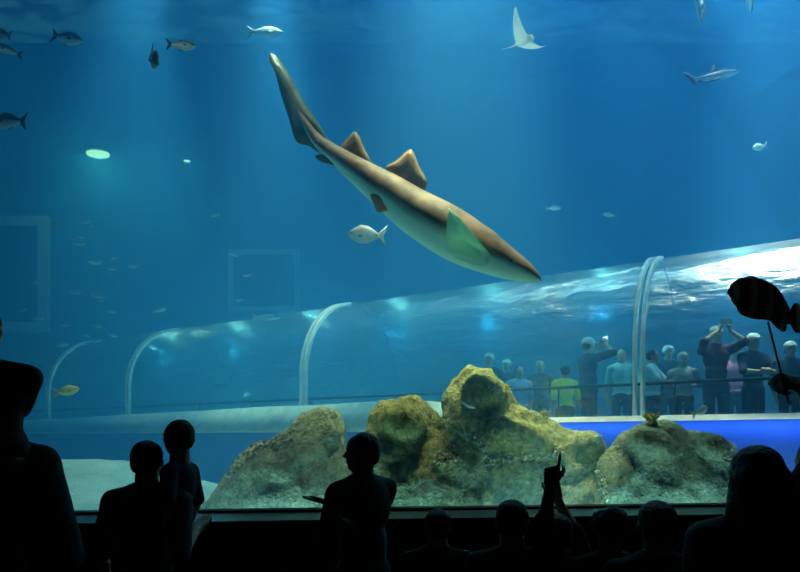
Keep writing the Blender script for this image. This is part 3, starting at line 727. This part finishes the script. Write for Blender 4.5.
# the shoal
rs = random.Random(5)
proto = None
spots_ = [(rs.gauss(95, 26), rs.uniform(222, 352)) for _ in range(26)]+[(235, 255), (248, 275), (240, 300), (215, 215), (128, 372), (62, 345), (38, 318), (22, 310)]
for i, (x, y) in enumerate(spots_):
    Y = rs.uniform(14, 19)
    if proto is None:
        proto = fpx(x, y, Y, 11, 0.34, 0, 0, silver_fish, fs, 'small pale fish of the loose shoal in front of the far back wall', group='shoal of small fish at the left', simple=True)
    else:
        r = proto.copy(); C.objects.link(r)
        for ch in list(proto.children):
            c_ = ch.copy(); C.objects.link(c_); c_.parent = r
        sc = rs.uniform(0.7, 1.25); r.scale = (sc, sc, sc)
        r.location = P(x, y, Y); r.rotation_euler = (0, rs.uniform(-0.3, 0.2), rs.choice((0, PI))+rs.uniform(-0.4, 0.4))
        if i >= 26:
            del r['group']
            r['label'] = ['tiny pale fish above the smaller far window', 'tiny pale fish in the middle of the smaller far window', 'tiny pale fish low in front of the smaller far window', 'tiny pale fish up left of the smaller far window',
                          'tiny pale fish just over the farthest low arch', 'tiny pale fish below the right corner of the large far window', 'tiny pale fish at the bottom right corner of the large far window', 'tiny pale fish against the pane of the large far window'][i-26]

# ---- ray
def ray(c, span, label):
    t = thing('stingray', c, label, 'ray')
    t.rotation_euler = (Matrix.Rotation(math.radians(38), 3, 'Y') @ Euler((math.radians(4), math.radians(2), math.radians(-60))).to_matrix()).to_euler()
    bm = bmesh.new(); lay = bm.verts.layers.float.new('belly')
    N, M = 28, 16
    top, bot = [], []
    for i in range(N+1):
        s = -1+2*i/N; a = abs(s)
        le = 0.36-0.30*a**1.3-0.12*a**3; te = -0.34+0.22*a**0.8
        if a > 0.95: te = lerp(te, le-0.01, (a-0.95)/0.05)
        up = 0.62*a**1.6
        rt, rb = [], []
        for j in range(M+1):
            f = j/M; x = lerp(te, le, f)*span*0.62
            th = 0.075*span*(1-a**0.7*0.95)*math.sin(PI*min(1, max(0.0, f*0.94+0.03)))**0.8+0.002
            if a < 0.14: th *= 1.45
            y = s*span*0.5*(1-0.12*a*a); z = up*span*0.55-(1-a)*0.02
            v = bm.verts.new((x-0.10*a*span, y, z+th)); v[lay] = 0.0; rt.append(v)
            v = bm.verts.new((x-0.10*a*span, y, z-th*0.6)); v[lay] = 1.0; rb.append(v)
        top.append(rt); bot.append(rb)
    for g in (top, bot):
        for a, b in zip(g, g[1:]):
            for j in range(M): bm.faces.new((a[j], a[j+1], b[j+1], b[j]))
    for a, b, c_, d in zip(top, top[1:], bot, bot[1:]):
        bm.faces.new((a[0], b[0], d[0], c_[0])); bm.faces.new((a[M], b[M], d[M], c_[M]))
    for j in range(M):
        bm.faces.new((top[0][j], top[0][j+1], bot[0][j+1], bot[0][j])); bm.faces.new((top[N][j], top[N][j+1], bot[N][j+1], bot[N][j]))
    rsn = skin_mat('pale_ray_skin', (0.9, 0.88, 0.75), (0.75, 0.75, 0.62), (0.8, 0.9, 0.85), spots=9)
    nt = rsn.node_tree; pb_ = [n for n in nt.nodes if n.type == 'BSDF_PRINCIPLED'][0]; ot = [n for n in nt.nodes if n.type == 'OUTPUT_MATERIAL'][0]
    tl = nt.nodes.new('ShaderNodeBsdfTranslucent'); tl.inputs[0].default_value = (0.9, 0.92, 0.85, 1); ms = nt.nodes.new('ShaderNodeMixShader'); ms.inputs[0].default_value = 0.5
    nt.links.new(pb_.outputs[0], ms.inputs[1]); nt.links.new(tl.outputs[0], ms.inputs[2]); nt.links.new(ms.outputs[0], ot.inputs[0])
    link('body', bm, rsn, t)
    bm = bmesh.new(); ell(bm, (0.18*span, 0, 0.01), (0.09*span, 0.08*span, 0.045*span)); link('head', bm, rsn, t)
    bm = bmesh.new(); tube(bm, [(-0.18*span, 0, 0.01), (-0.4*span, 0.02*span, 0.0), (-0.62*span, 0.03*span, 0.03*span), (-0.85*span, 0.0, 0.02*span)], [0.02*span, 0.012*span, 0.008*span, 0.003*span], 8)
    link('tail', bm, rsn, t)
    for sg in (-1, 1):
        bm = bmesh.new(); ell(bm, (0.22*span, sg*0.07*span, 0.02*span), (0.014*span,)*3, seg=10, rng=8); link('eye', bm, mat('fish_eye', (0.01,)*3), t)
ray(P(524, 41, 9.0), 0.8, 'pale ray with raised wings and thin tail gliding at the top')

# ================================================================= PEOPLE
def skinm(i):
    cs = [(0.5, 0.3, 0.2), (0.62, 0.42, 0.3), (0.35, 0.2, 0.13)]
    return mat('skin_tone_%d' % i, cs[i], tuple(x*0.93 for x in cs[i]), rough=0.55, scale=8)
def cloth(name, c): return mat('cloth_'+name, c, tuple(x*0.85 for x in c), rough=0.9, scale=14, bump=0.15, bscale=60)
hairm = {'black': mat('black_hair', (0.015, 0.012, 0.01), rough=0.55, scale=30, bump=0.4, bscale=70), 'brown': mat('brown_hair', (0.07, 0.035, 0.015), rough=0.55, scale=30, bump=0.4, bscale=70),
         'grey': mat('grey_hair', (0.45, 0.45, 0.43), rough=0.6, scale=30, bump=0.4, bscale=70)}
def hand(bm, w, d, pn, mode, k, side):
    """w wrist, d hand direction, pn palm normal (the way the palm faces)"""
    d = d.normalized(); pn = (pn-d*pn.dot(d)).normalized(); s = d.cross(pn).normalized()*side   # s points to the thumb side
    L = 0.095*k
    for q in range(4):
        o = (q-1.5)*0.019*k
        cap(bm, w+s*o*0.7, 0.017*k, w+d*L*(0.70+0.07*q)+s*o, 0.0125*k, 8)
    segs = {'relax': (0.35, 0.45), 'point': (1.5, 1.5), 'grip': (1.35, 1.6), 'flat': (0.08, 0.08)}[mode]
    lens = [0.066, 0.076, 0.07, 0.055]   # index..little, index next to the thumb
    for q in range(4):
        o = (1.5-q)*0.021*k
        p = w+d*L*(0.95-0.07*q)+s*o
        a1, a2 = segs
        if mode == 'point' and q == 0: a1, a2 = 0.02, 0.02
        ln = lens[q]*k; r = 0.0092*k
        d1 = d*math.cos(a1)+pn*math.sin(a1); p1 = p+d1*ln*0.5
        d2 = d*math.cos(a1+a2*0.8)+pn*math.sin(a1+a2*0.8); p2 = p1+d2*ln*0.3
        d3 = d*math.cos(a1+a2*1.3)+pn*math.sin(a1+a2*1.3); p3 = p2+d3*ln*0.24
        cap(bm, p, r*1.05, p1, r, 8); cap(bm, p1, r, p2, r*0.92, 8); cap(bm, p2, r*0.92, p3, r*0.8, 8)
    b = w+d*0.02*k+s*0.026*k
    a = w+d*0.055*k+s*0.05*k+pn*0.012*k; c_ = a+(d*0.7+pn*(0.7 if mode in ('grip', 'point') else 0.2)+s*(0.0 if mode in ('grip', 'point') else 0.3)).normalized()*0.03*k
    e_ = c_+(d*0.6+pn*(0.6 if mode in ('grip', 'point') else 0.1)-s*(0.35 if mode in ('grip', 'point') else 0)).normalized()*0.022*k
    cap(bm, b, 0.016*k, a, 0.0125*k, 8); cap(bm, a, 0.0115*k, c_, 0.0105*k, 8); cap(bm, c_, 0.0105*k, e_, 0.009*k, 8)
def ik(a, t, l1, l2, hint):
    v = t-a; d = min(v.length, (l1+l2)*0.995); v = v.normalized(); t = a+v*d
    x = (l1*l1-l2*l2+d*d)/(2*d); h = math.sqrt(max(0, l1*l1-x*x))
    hn = (hint-v*hint.dot(v)); hn = hn.normalized() if hn.length > 1e-4 else Vector((1, 0, 0))
    return a+v*x+hn*h, t
def person(loc, h, yaw, label, skin=0, shirt=('navy', (0.02, 0.03, 0.08)), pants=('dark', (0.02, 0.02, 0.03)), hair='black', style='short', hat=None,
           L=None, Rr=None, sit=None, heads=7.5, look=(0, 0), wide=1.0, vox=0.0085, sleeve=0.55, group=None, lean=0.0, hint=None, prop_fn=None):
    """faces local +Y; L / Rr = (target in world, hand mode, hand dir, palm normal) ; look = (turn, nod)"""
    t = thing('person', loc, label, 'person', group, yaw)
    M = Matrix.Translation(Vector(loc)) @ Matrix.Rotation(yaw, 4, 'Z'); Mi = M.inverted(); Ri = Mi.to_3x3()
    u = h/heads
    sk = skinm(skin)
    hip = h*0.5+(0.02 if sit is None else 0)
    if heads < 7: hip = h*0.47
    k = h/1.72 if heads >= 7 else h/1.5
    kh = min(1.05, max(0.62, k))
    sw = 0.185*k*wide; hw = 0.09*k*wide
    lz = lambda z: Vector((0, lean*(z-hip), z))
    shz = h-1.36*u
    chest, waist, pel = lz(shz-0.12*k), lz(lerp(hip, shz, 0.35)), Vector((0, 0, hip))
    nk0, nk1 = lz(shz+0.02), lz(h-0.78*u)
    hc = lz(h-0.5*u)+Vector((0, 0.015, 0))
    bm = bmesh.new(); sb = bmesh.new(); pb = bmesh.new()
    # torso
    for b_, g in ((bm, 0.93), (sb, 1.07)):
        ell(b_, chest+Vector((0, -0.005, 0)), (0.165*k*wide*g, 0.115*k*g*(1+0.3*(wide-1)), 0.19*k*g))
        ell(b_, waist, (0.14*k*wide*g, 0.105*k*wide*g, 0.18*k*g))
        ell(b_, pel+Vector((0, 0, 0.03*k)), (0.16*k*wide*g, 0.115*k*wide*g, 0.12*k*g))
        cap(b_, lz(shz-0.015*k)+Vector((-sw*0.8, 0, 0)), 0.062*k*g, lz(shz-0.015*k)+Vector((sw*0.8, 0, 0)), 0.062*k*g)
        cap(b_, lz(shz-0.02*k), 0.085*k*g, lz(shz+0.05*k), 0.064*k*(1.0 if g < 1 else 1.05))
        for sg in (-1, 1): cap(b_, lz(shz+0.035*k)+Vector((sg*0.03*k, 0, 0)), 0.052*k*g, lz(shz-0.02*k)+Vector((sg*sw*0.85, 0, 0)), 0.056*k*g)
    cap(bm, nk0, 0.30*u, nk1, 0.275*u)
    # head
    q = Matrix.Rotation(look[0], 3, 'Z') @ Matrix.Rotation(look[1], 3, 'X')
    def hp(x, y, z): return hc+q @ Vector((x*u, y*u, z*u))
    ell(bm, hp(0, -0.03, 0.09), (0.345*u, 0.42*u, 0.40*u), q); ell(bm, hp(0, 0.08, -0.17), (0.26*u, 0.29*u, 0.33*u), q)
    ell(bm, hp(0, 0.22, -0.38), (0.12*u, 0.12*u, 0.09*u), q)                                    # chin
    cap(bm, hp(0, 0.35, 0.04), 0.035*u, hp(0, 0.425, -0.09), 0.052*u, 8)                         # nose
    for sg in (-1, 1):
        ell(bm, hp(sg*0.07, 0.40, -0.12), (0.035*u, 0.04*u, 0.03*u), q, 8, 6)
        ell(bm, hp(sg*0.355, -0.02, -0.04), (0.045*u, 0.085*u, 0.12*u), q @ Matrix.Rotation(-sg*0.35, 3, 'Z'), 10, 8)   # ear
        ell(bm, hp(sg*0.13, 0.33, 0.09), (0.10*u, 0.05*u, 0.03*u), q, 8, 6)                     # brow
    cap(bm, hp(-0.08, 0.355, -0.235), 0.026*u, hp(0.08, 0.355, -0.235), 0.026*u, 8)             # lips
    cap(bm, hp(-0.06, 0.35, -0.275), 0.026*u, hp(0.06, 0.35, -0.275), 0.026*u, 8)
    # arms
    la, lf = 0.30*k*(1 if heads >= 7 else 0.85), 0.255*k*(1 if heads >= 7 else 0.85)
    for sg, spec in ((-1, L), (1, Rr)):
        sh = lz(shz-0.03*k)+Vector((sg*sw, 0, 0))
        hn = Vector((sg*0.5, -0.6, -0.6))
        if spec is None:
            tg = sh+Vector((sg*0.07, 0.05, -1))*(la+lf)*0.965; mode = 'relax'; hd = None; pn = Vector((-sg, 0.2, 0))
        else:
            tg, mode, hd, pn = spec[:4]
            tg = Mi @ Vector(tg); hd = Ri @ Vector(hd) if hd is not None else None; pn = Ri @ Vector(pn)
            if len(spec) > 4: hn = Ri @ Vector(spec[4])
        el, wr = ik(sh, tg, la, lf, hn)
        if hd is None: hd = wr-el
        cap(bm, sh, 0.052*k, el, 0.038*k); cap(bm, el, 0.040*k, wr, 0.026*k)
        ell(bm, lerp(el, wr, 0.25), (0.042*k,)*3)
        hand(bm, wr, hd, pn, mode, kh, sg*1.0 if spec is None else (spec[5] if len(spec) > 5 else sg))
        se = lerp(sh, el, min(1, sleeve/0.55)) if sleeve <= 0.55 else el
        cap(sb, sh, 0.072*k, se, 0.06*k)
        if sleeve > 0.55: cap(sb, el, 0.05*k, lerp(el, wr, 0.9), 0.038*k)
    # legs
    feet = []
    for sg in (-1, 1):
        h0 = Vector((sg*hw, 0, hip-0.03*k))
        if sit is None:
            kn = Vector((sg*hw*1.05, 0.02, hip*0.53)); an = Vector((sg*hw*1.1, -0.02, 0.075*k)); ft = Vector((0, 1, 0))
        else:
            sp_ = sit
            kn = h0+Vector((sg*sp_*0.10, 0.8, -0.25)).normalized()*hip*0.46; kn.x = sg*max(hw, sp_); an = kn+Vector((0, -0.04, -1)).normalized()*hip*0.42; ft = Vector((0, 0.85, -0.45)).normalized()
        cap(bm, h0, 0.075*k, kn, 0.05*k); cap(bm, kn, 0.05*k, an, 0.034*k); ell(bm, lerp(kn, an, 0.28)+Vector((0, -0.012, 0)), (0.053*k, 0.056*k, 0.10*k))
        cap(bm, an+Vector((0, -0.02, -0.02*k)), 0.035*k, an+ft*0.13*k+Vector((0, 0, -0.04*k)), 0.028*k)
        cap(pb, h0+Vector((0, 0, 0.03)), 0.092*k, kn, 0.065*k); cap(pb, kn, 0.065*k, lerp(kn, an, 0.93), 0.05*k)
        feet.append((an, ft))
    ell(pb, pel+Vector((0, 0, 0.02*k)), (0.172*k*wide, 0.128*k*wide, 0.115*k))
    fuse('body', bm, sk, t, vox, 1)
    fuse('shirt', sb, cloth(*shirt), t, 0.013, 3, lambda co: 0.004*noise.noise(co*14))
    fuse('trousers', pb, cloth(*pants), t, 0.016, 3, lambda co: 0.005*noise.noise(co*12))
    for an, ft in feet:
        b_ = bmesh.new(); zz = an.z-0.045*k
        cap(b_, an+Vector((0, -0.025, -0.035*k)), 0.042*k, an+ft*0.15*k+Vector((0, 0, -0.045*k)), 0.036*k, 12)
        box(b_, (an.x-0.035*k, an.y-0.06*k, an.z-0.077*k), (an.x+0.035*k, an.y+0.17*k, an.z-0.05*k)) if sit is None else None
        fuse('shoe', b_, mat('dark_shoe', (0.03, 0.03, 0.035)), t, 0.012, 2)
    for sg in (-1, 1):
        b_ = bmesh.new(); ell(b_, hp(sg*0.135, 0.315, 0.02), (0.05*u, 0.05*u, 0.04*u), q, 10, 8); link('eye', b_, mat('eye_white_dark', (0.5, 0.5, 0.5), (0.03, 0.02, 0.02), scale=30), t)
    # hair
    hb = bmesh.new()
    ell(hb, hp(0, -0.09, 0.14), (0.385*u, 0.42*u, 0.385*u), q)
    ell(hb, hp(0, -0.20, -0.05), (0.355*u, 0.30*u, 0.33*u), q)
    if style in ('long', 'shoulder'):
        n_ = 1.0 if style == 'long' else 0.55
        for sx in (-1, 0, 1):
            cap(hb, hp(sx*0.2, -0.22, 0.0), 0.24*u, hp(sx*0.36*(1 if n_ == 1 else 0.7), -0.34, -1.15*n_), 0.19*u)
            cap(hb, hp(sx*0.32, -0.12, 0.0), 0.14*u, hp(sx*0.52, -0.2, -1.0*n_), 0.13*u)
    if style == 'ponytail':
        ell(hb, hp(0, -0.5, 0.12), (0.14*u, 0.14*u, 0.14*u)); cap(hb, hp(0, -0.55, 0.1), 0.12*u, hp(0.03, -0.62, -0.7), 0.06*u)
    if style == 'bun': ell(hb, hp(0, -0.42, 0.38), (0.2*u, 0.18*u, 0.17*u))
    if style == 'curly':
        rr = random.Random(int(h*1000))
        for _ in range(60):
            a, b2 = rr.uniform(0, 2*PI), rr.uniform(-0.2, 1.4); ell(hb, hp(0.38*math.cos(a)*math.cos(b2), -0.1+0.42*min(0.4, math.sin(a))*math.cos(b2), 0.12+0.40*math.sin(b2)), (0.09*u,)*3, None, 8, 6)
    fuse('hair', hb, hairm[hair], t, 0.011, 2, lambda co: 0.004*noise.noise(Vector((co.x*60, co.y*60, co.z*14))))
    if hat:
        b_ = bmesh.new(); ell(b_, hp(0, -0.06, 0.20), (0.42*u, 0.46*u, 0.38*u), q)
        ell(b_, hp(0, 0.5, 0.20), (0.27*u, 0.3*u, 0.035*u), q)
        fuse('cap', b_, cloth(*hat), t, 0.012, 2)
    return t
GP = 'visitors in the dark hall watching the tank'
def feet_at(px, Y): return Vector(((px-400)/F*Y, Y, 0))
def hgt(py, Y): return H+(HOR-py)/F*Y
blk = ('charcoal', (0.02, 0.02, 0.024)); nv = ('navy', (0.02, 0.03, 0.07))
# A: adult at the left carrying a child on the shoulders
adA = feet_at(-24, 2.05)
hA = 1.88
person(adA, hA, 0.05, 'adult in dark clothes at the left edge with a child riding on the shoulders', shirt=blk, wide=0.95, hat=None, vox=0.009,
       L=(adA+Vector((-0.12, 0.24, 1.38)), 'grip', None, (0, -1, 0), (-0.4, 0.2, -1)), Rr=(adA+Vector((0.12, 0.24, 1.38)), 'grip', None, (0, -1, 0), (0.1, 0.4, -1)), sleeve=0.6)
person(Vector((adA.x+0.09, adA.y-0.11, 1.18)), 0.83, 0.0, 'child riding on the shoulders of the adult at the left edge', heads=5.6, skin=1, shirt=('dark_red', (0.05, 0.02, 0.02)), sit=0.07, vox=0.008, wide=1.5,
       L=(adA+Vector((-0.06, 0.02, 1.72-0.06)), 'relax', None, (0, 0, -1), (-1, -0.2, -0.5)), Rr=(adA+Vector((0.07, 0.02, 1.66)), 'relax', None, (0, 0, -1), (1, -0.2, -0.5)))
# B: adult and child left of centre
pB = feet_at(147, 3.25)
person(pB, hgt(441, 3.25), -0.1, 'adult seen from behind beside the held child, left of centre', shirt=('grey', (0.06, 0.06, 0.07)), wide=1.05, skin=1,
       Rr=(pB+Vector((0.22, 0.12, 1.10)), 'flat', None, (0, 0, 1), (0.1, -0.4, -1)))
pB2 = feet_at(180, 3.3)
hB2 = 0.98
person(Vector((pB2.x, pB2.y, hgt(420, 3.3)-hB2)), hB2, 1.35, 'child held up at the side of the adult left of centre', heads=5.3, skin=1, shirt=('dark_teal', (0.03, 0.05, 0.06)), sit=0.06, vox=0.008, wide=0.85)
# C: adult in profile
pC = feet_at(363, 3.45)
person(pC, hgt(433, 3.45), PI/4+0.1, 'person in profile facing left with one hand held out, in front of the rounded boulder', shirt=blk, skin=0, look=(0.75, 0.0), wide=1.12,
       L=(P(330, 502, 3.35), 'flat', (-1, 0.1, 0.15), (0, 0, 1), (0, -0.5, -1)), Rr=(P(345, 522, 3.25), 'relax', None, (0, 0, 1), (0.3, 0.4, -1)))
# D: pointing person and neighbour
pD = feet_at(512, 2.9)
person(pD, hgt(500, 2.9), -0.15, 'child pointing up with one finger, right of centre', heads=6.4, shirt=('maroon', (0.06, 0.02, 0.02)), skin=0, vox=0.0055, hair='black',
       Rr=(P(551, 477, 2.75), 'point', (0.10, 0.0, 1), (0.5, 0.85, 0), (-1.0, 0.35, -0.2), -1))
pE = feet_at(557, 2.95)
person(pE, hgt(514, 2.95), 0.1, 'child raising a forearm just behind the pointing hand', heads=6.4, shirt=('dark_green', (0.02, 0.04, 0.03)), skin=1, vox=0.007,
       Rr=(P(554, 492, 3.1), 'relax', (-0.2, 0.0, 1), (0, 1, 0), (1, 0.0, -0.6)), hair='brown')
# heads along the bottom
for px, py, Y, st, lb in ((438, 509, 3.3, 'short', 'child whose dark head just rises above the ledge in the middle'), (610, 508, 2.9, 'curly', 'curly haired child just right of the raised arms'),
                          (657, 501, 2.6, 'bun' if False else 'short', 'child in front of the broad right rock, seen from behind')):
    person(feet_at(px, Y), hgt(py, Y), 0.0, lb, heads=6.6, shirt=blk, style=st, vox=0.011)
pG = feet_at(757, 2.0)
person(pG, hgt(446, 2.0), 0.05, 'long haired person seen from behind at the lower right', shirt=blk, style='long', hair='black', heads=7.8, vox=0.009)
pHd = feet_at(824, 2.15)
stick_hand = P(785, 381, 2.0)
person(pHd, hgt(436, 2.15), 0.1, 'person at the right edge holding up the striped fish balloon', shirt=('dark_blue', (0.02, 0.03, 0.05)), sleeve=0.5,
       L=(P(805, 389, 2.04), 'grip', (-0.9, 0.0, 0.4), (-0.3, 0.5, -0.6), (1, -0.3, -0.5)), vox=0.0065)
# ---- fish balloon on a stick
def striped(name, c1, c2, c3):
    m, nt, out = newmat(name); b = nt.nodes.new('ShaderNodeBsdfPrincipled'); b.inputs['Roughness'].default_value = 0.35
    tc = nt.nodes.new('ShaderNodeTexCoord'); w = nt.nodes.new('ShaderNodeTexWave'); w.inputs['Scale'].default_value = 6.0; w.inputs['Distortion'].default_value = 1.2; w.wave_profile = 'SIN'
    r = nt.nodes.new('ShaderNodeValToRGB'); r.color_ramp.interpolation = 'CONSTANT'
    r.color_ramp.elements[0].color = (*c1, 1); r.color_ramp.elements[1].color = (*c2, 1); r.color_ramp.elements[1].position = 0.55
    e_ = r.color_ramp.elements.new(0.85); e_.color = (*c3, 1)
    nt.links.new(tc.outputs['Object'], w.inputs['Vector']); nt.links.new(w.outputs[0], r.inputs[0]); nt.links.new(r.outputs[0], b.inputs['Base Color'])
    b.inputs['Transmission Weight'].default_value = 0.0
    tl = nt.nodes.new('ShaderNodeBsdfTranslucent'); nt.links.new(r.outputs[0], tl.inputs[0]); mx = nt.nodes.new('ShaderNodeMixShader'); mx.inputs[0].default_value = 0.65
    nt.links.new(b.outputs[0], mx.inputs[1]); nt.links.new(tl.outputs[0], mx.inputs[2]); nt.links.new(mx.outputs[0], out.inputs[0]); return m
bal = striped('striped_balloon_skin', (0.05, 0.03, 0.03), (0.35, 0.16, 0.10), (0.5, 0.45, 0.38))
YB = 2.0
bc = P(757, 302, YB)
t = thing('fish_balloon', bc, 'dark striped fish balloon on a thin stick raised at the right edge', 'balloon')
spn = catmull([(731.2, 296, 3), (733, 295, 10), (742, 294, 17), (754, 298, 20), (767, 303.5, 18), (778, 311, 12), (786, 317, 7.5), (792, 319, 6)], 30)
bm = bmesh.new(); rows = []
for i, (x, y, r) in enumerate(spn):
    a, b = spn[max(0, i-1)], spn[min(30, i+1)]
    d = Vector((b[0]-a[0], 0, -(b[1]-a[1]))).normalized(); n_ = Vector((-d.z, 0, d.x))
    rr = r*YB/F
    rows.append([bm.verts.new(P(x, y, YB)-bc+n_*math.cos(2*PI*k/24)*rr+Vector((0, 1, 0))*math.sin(2*PI*k/24)*rr*0.6) for k in range(24)])
for a, b in zip(rows, rows[1:]):
    for i in range(24): bm.faces.new((a[i], a[(i+1) % 24], b[(i+1) % 24], b[i]))
bm.faces.new(rows[0][::-1]); bm.faces.new(rows[-1])
link('body', bm, bal, t)
for nm_, pp in (('tail_fin', [(788, 316), (792, 306), (797, 303), (803, 308), (806, 320), (802, 331), (796, 333), (791, 326)]),
                ('anal_fin', [(770, 321), (778, 329), (784, 332), (787, 327), (784, 320), (776, 316)]),
                ('dorsal_fin', [(742, 279), (752, 275.5), (764, 282), (776, 292), (778, 299), (766, 292), (752, 284)])):
    bm = bmesh.new(); plate(bm, [P(x, y, YB)-bc for x, y in [(a[0], a[1]) for a in catmull(pp+[pp[0]], 32)[:-1]]], 0.006, Vector((0, 1, 0))); link(nm_, bm, bal, t)
for sg in (-1, 1):
    bm = bmesh.new(); ell(bm, P(739, 291, YB)-bc+Vector((0, sg*0.028, 0)), (0.007, 0.004, 0.007)); link('eye', bm, mat('balloon_eye', (0.3, 0.3, 0.28)), t)
bm = bmesh.new(); tube(bm, [P(768, 322, YB)-bc, P(789, 404, YB)-bc], 0.0032, 8); link('stick', bm, mat('dark_stick', (0.03, 0.03, 0.03)), t)

# ---- visitors inside the tunnel
def tun(px, u, py=None):
    """point on the walkway seen at px, u metres from the axis towards the camera"""
    # centre line + u*tn : solve x = (px-400)/F * y
    k = (px-400)/F; o = TC+tn*u
    s = (k*o.y-o.x)/(td.x-k*td.y)
    p = o+td*s; return Vector((p.x, p.y, WALK))
TG = None
def visitor(px, top, u, yaw, label, **kw):
    p = tun(px, u); h = H+(HOR-top)/F*p.y-WALK
    hh = kw.pop('raise_', None)
    return p, h
def V(px, top, u, yaw, label, arms=None, **kw):
    p, h = visitor(px, top, u, yaw, label)
    if arms == 'photo':
        f = Vector((-math.sin(yaw), math.cos(yaw), 0)); s = Vector((math.cos(yaw), math.sin(yaw), 0))
        e = p+Vector((0, 0, h-0.10)); 
        kw['L'] = (e+f*0.26-s*0.06, 'grip', f*0.3+Vector((0, 0, 1)), s, -s-Vector((0, 0, 0.8))); kw['Rr'] = (e+f*0.26+s*0.06, 'grip', f*0.3+Vector((0, 0, 1)), -s, s-Vector((0, 0, 0.8)))
    if arms == 'bent':
        f = Vector((-math.sin(yaw), math.cos(yaw), 0)); s = Vector((math.cos(yaw), math.sin(yaw), 0))
        e = p+Vector((0, 0, h*0.66))
        kw['L'] = (e+f*0.24-s*0.02, 'relax', None, -f, -s*1.2-Vector((0, 0, 0.5))); kw['Rr'] = (e+f*0.24+s*0.05, 'relax', None, -f, s*1.2-Vector((0, 0, 0.5)))
    person(p, h, yaw, label, vox=0.012, **kw)
    if arms == 'photo':
        f = Vector((-math.sin(yaw), math.cos(yaw), 0)); c_ = p+Vector((0, 0, h-0.0))+f*0.30
        t = thing('camera_phone', c_, kw_label(label), 'phone'); t.rotation_euler = (0, 0, yaw)
        bm = bmesh.new(); box(bm, (-0.075, -0.006, -0.04), (0.075, 0.006, 0.04)); bmesh.ops.bevel(bm, geom=bm.edges[:], offset=0.004, segments=2, affect='EDGES'); link('phone_case', bm, mat('pale_phone', (0.7, 0.72, 0.75), rough=0.3), t, smooth=False)
        bm = bmesh.new(); box(bm, (-0.068, -0.008, -0.034), (0.068, -0.006, 0.034)); link('screen', bm, emis('phone_screen', (0.7, 0.9, 1.0), 2.0), t, smooth=False)
def kw_label(l): return 'phone held up by the '+l.split(' in the tunnel')[0].split(',')[0]
white = ('white', (0.75, 0.78, 0.78)); 
V(489, 354, 0.2, 2.9, 'white capped adult in the tunnel, just right of the peak of the tallest rock', hat=white, shirt=blk)
V(507, 360, -0.6, 2.6, 'visitor with a pale green cap in the tunnel, second from the tallest rock', hat=('pale_green', (0.45, 0.6, 0.45)), shirt=blk)
V(519, 366, 0.7, 3.3, 'child in a bright blue and white shirt in the tunnel', shirt=('bright_blue', (0.2, 0.4, 0.8)), heads=6.8)
V(540, 361, -0.2, 3.0, 'visitor in dark clothes with light hair in the tunnel, left of the lime green shirt', hair='grey', shirt=('slate', (0.04, 0.06, 0.08)))
V(565, 365, 0.5, 0.2, 'child in a lime green shirt in the tunnel', shirt=('lime', (0.55, 0.8, 0.05)), heads=6.6)
V(588, 338, 0.2, -1.35, 'white capped man taking a photo to the right in the tunnel', arms='photo', hat=white, shirt=('dark_slate', (0.05, 0.06, 0.08)), wide=1.15, skin=1)
V(622, 349, -0.5, 2.7, 'visitor in a pale turquoise shirt in the tunnel, left of the tallest arch', shirt=('pale_turquoise', (0.4, 0.7, 0.7)))
V(652, 350, 0.6, -2.2, 'visitor in a pale blue shirt in the tunnel, just right of the tallest arch', shirt=('pale_blue', (0.45, 0.65, 0.75)), arms='bent', wide=1.2)
V(668, 346, -0.7, 3.0, 'visitor with a white cap behind the grey shirted child in the tunnel', hat=white, shirt=blk)
V(683, 352, 0.5, -0.4, 'fair haired visitor in a grey patterned shirt in the tunnel', hair='grey', shirt=('pale_grey', (0.4, 0.42, 0.45)), arms='bent', heads=7.0)
V(716, 326, 0.4, 3.05, 'man in a dark red top taking a photo in the tunnel', arms='photo', shirt=('dark_red_top', (0.12, 0.02, 0.03)), skin=1, hair='grey')
V(735, 345, -0.6, 2.8, 'visitor in a pink top in the tunnel', shirt=('pink', (0.8, 0.2, 0.3)))
V(753, 334, 0.35, 3.3, 'white capped visitor in a dark top with bent arms in the tunnel', hat=white, shirt=nv, arms='bent', skin=1)
V(790, 342, 0.3, 2.9, 'light capped visitor at the right end of the tunnel', hat=('light', (0.6, 0.62, 0.6)), shirt=nv)
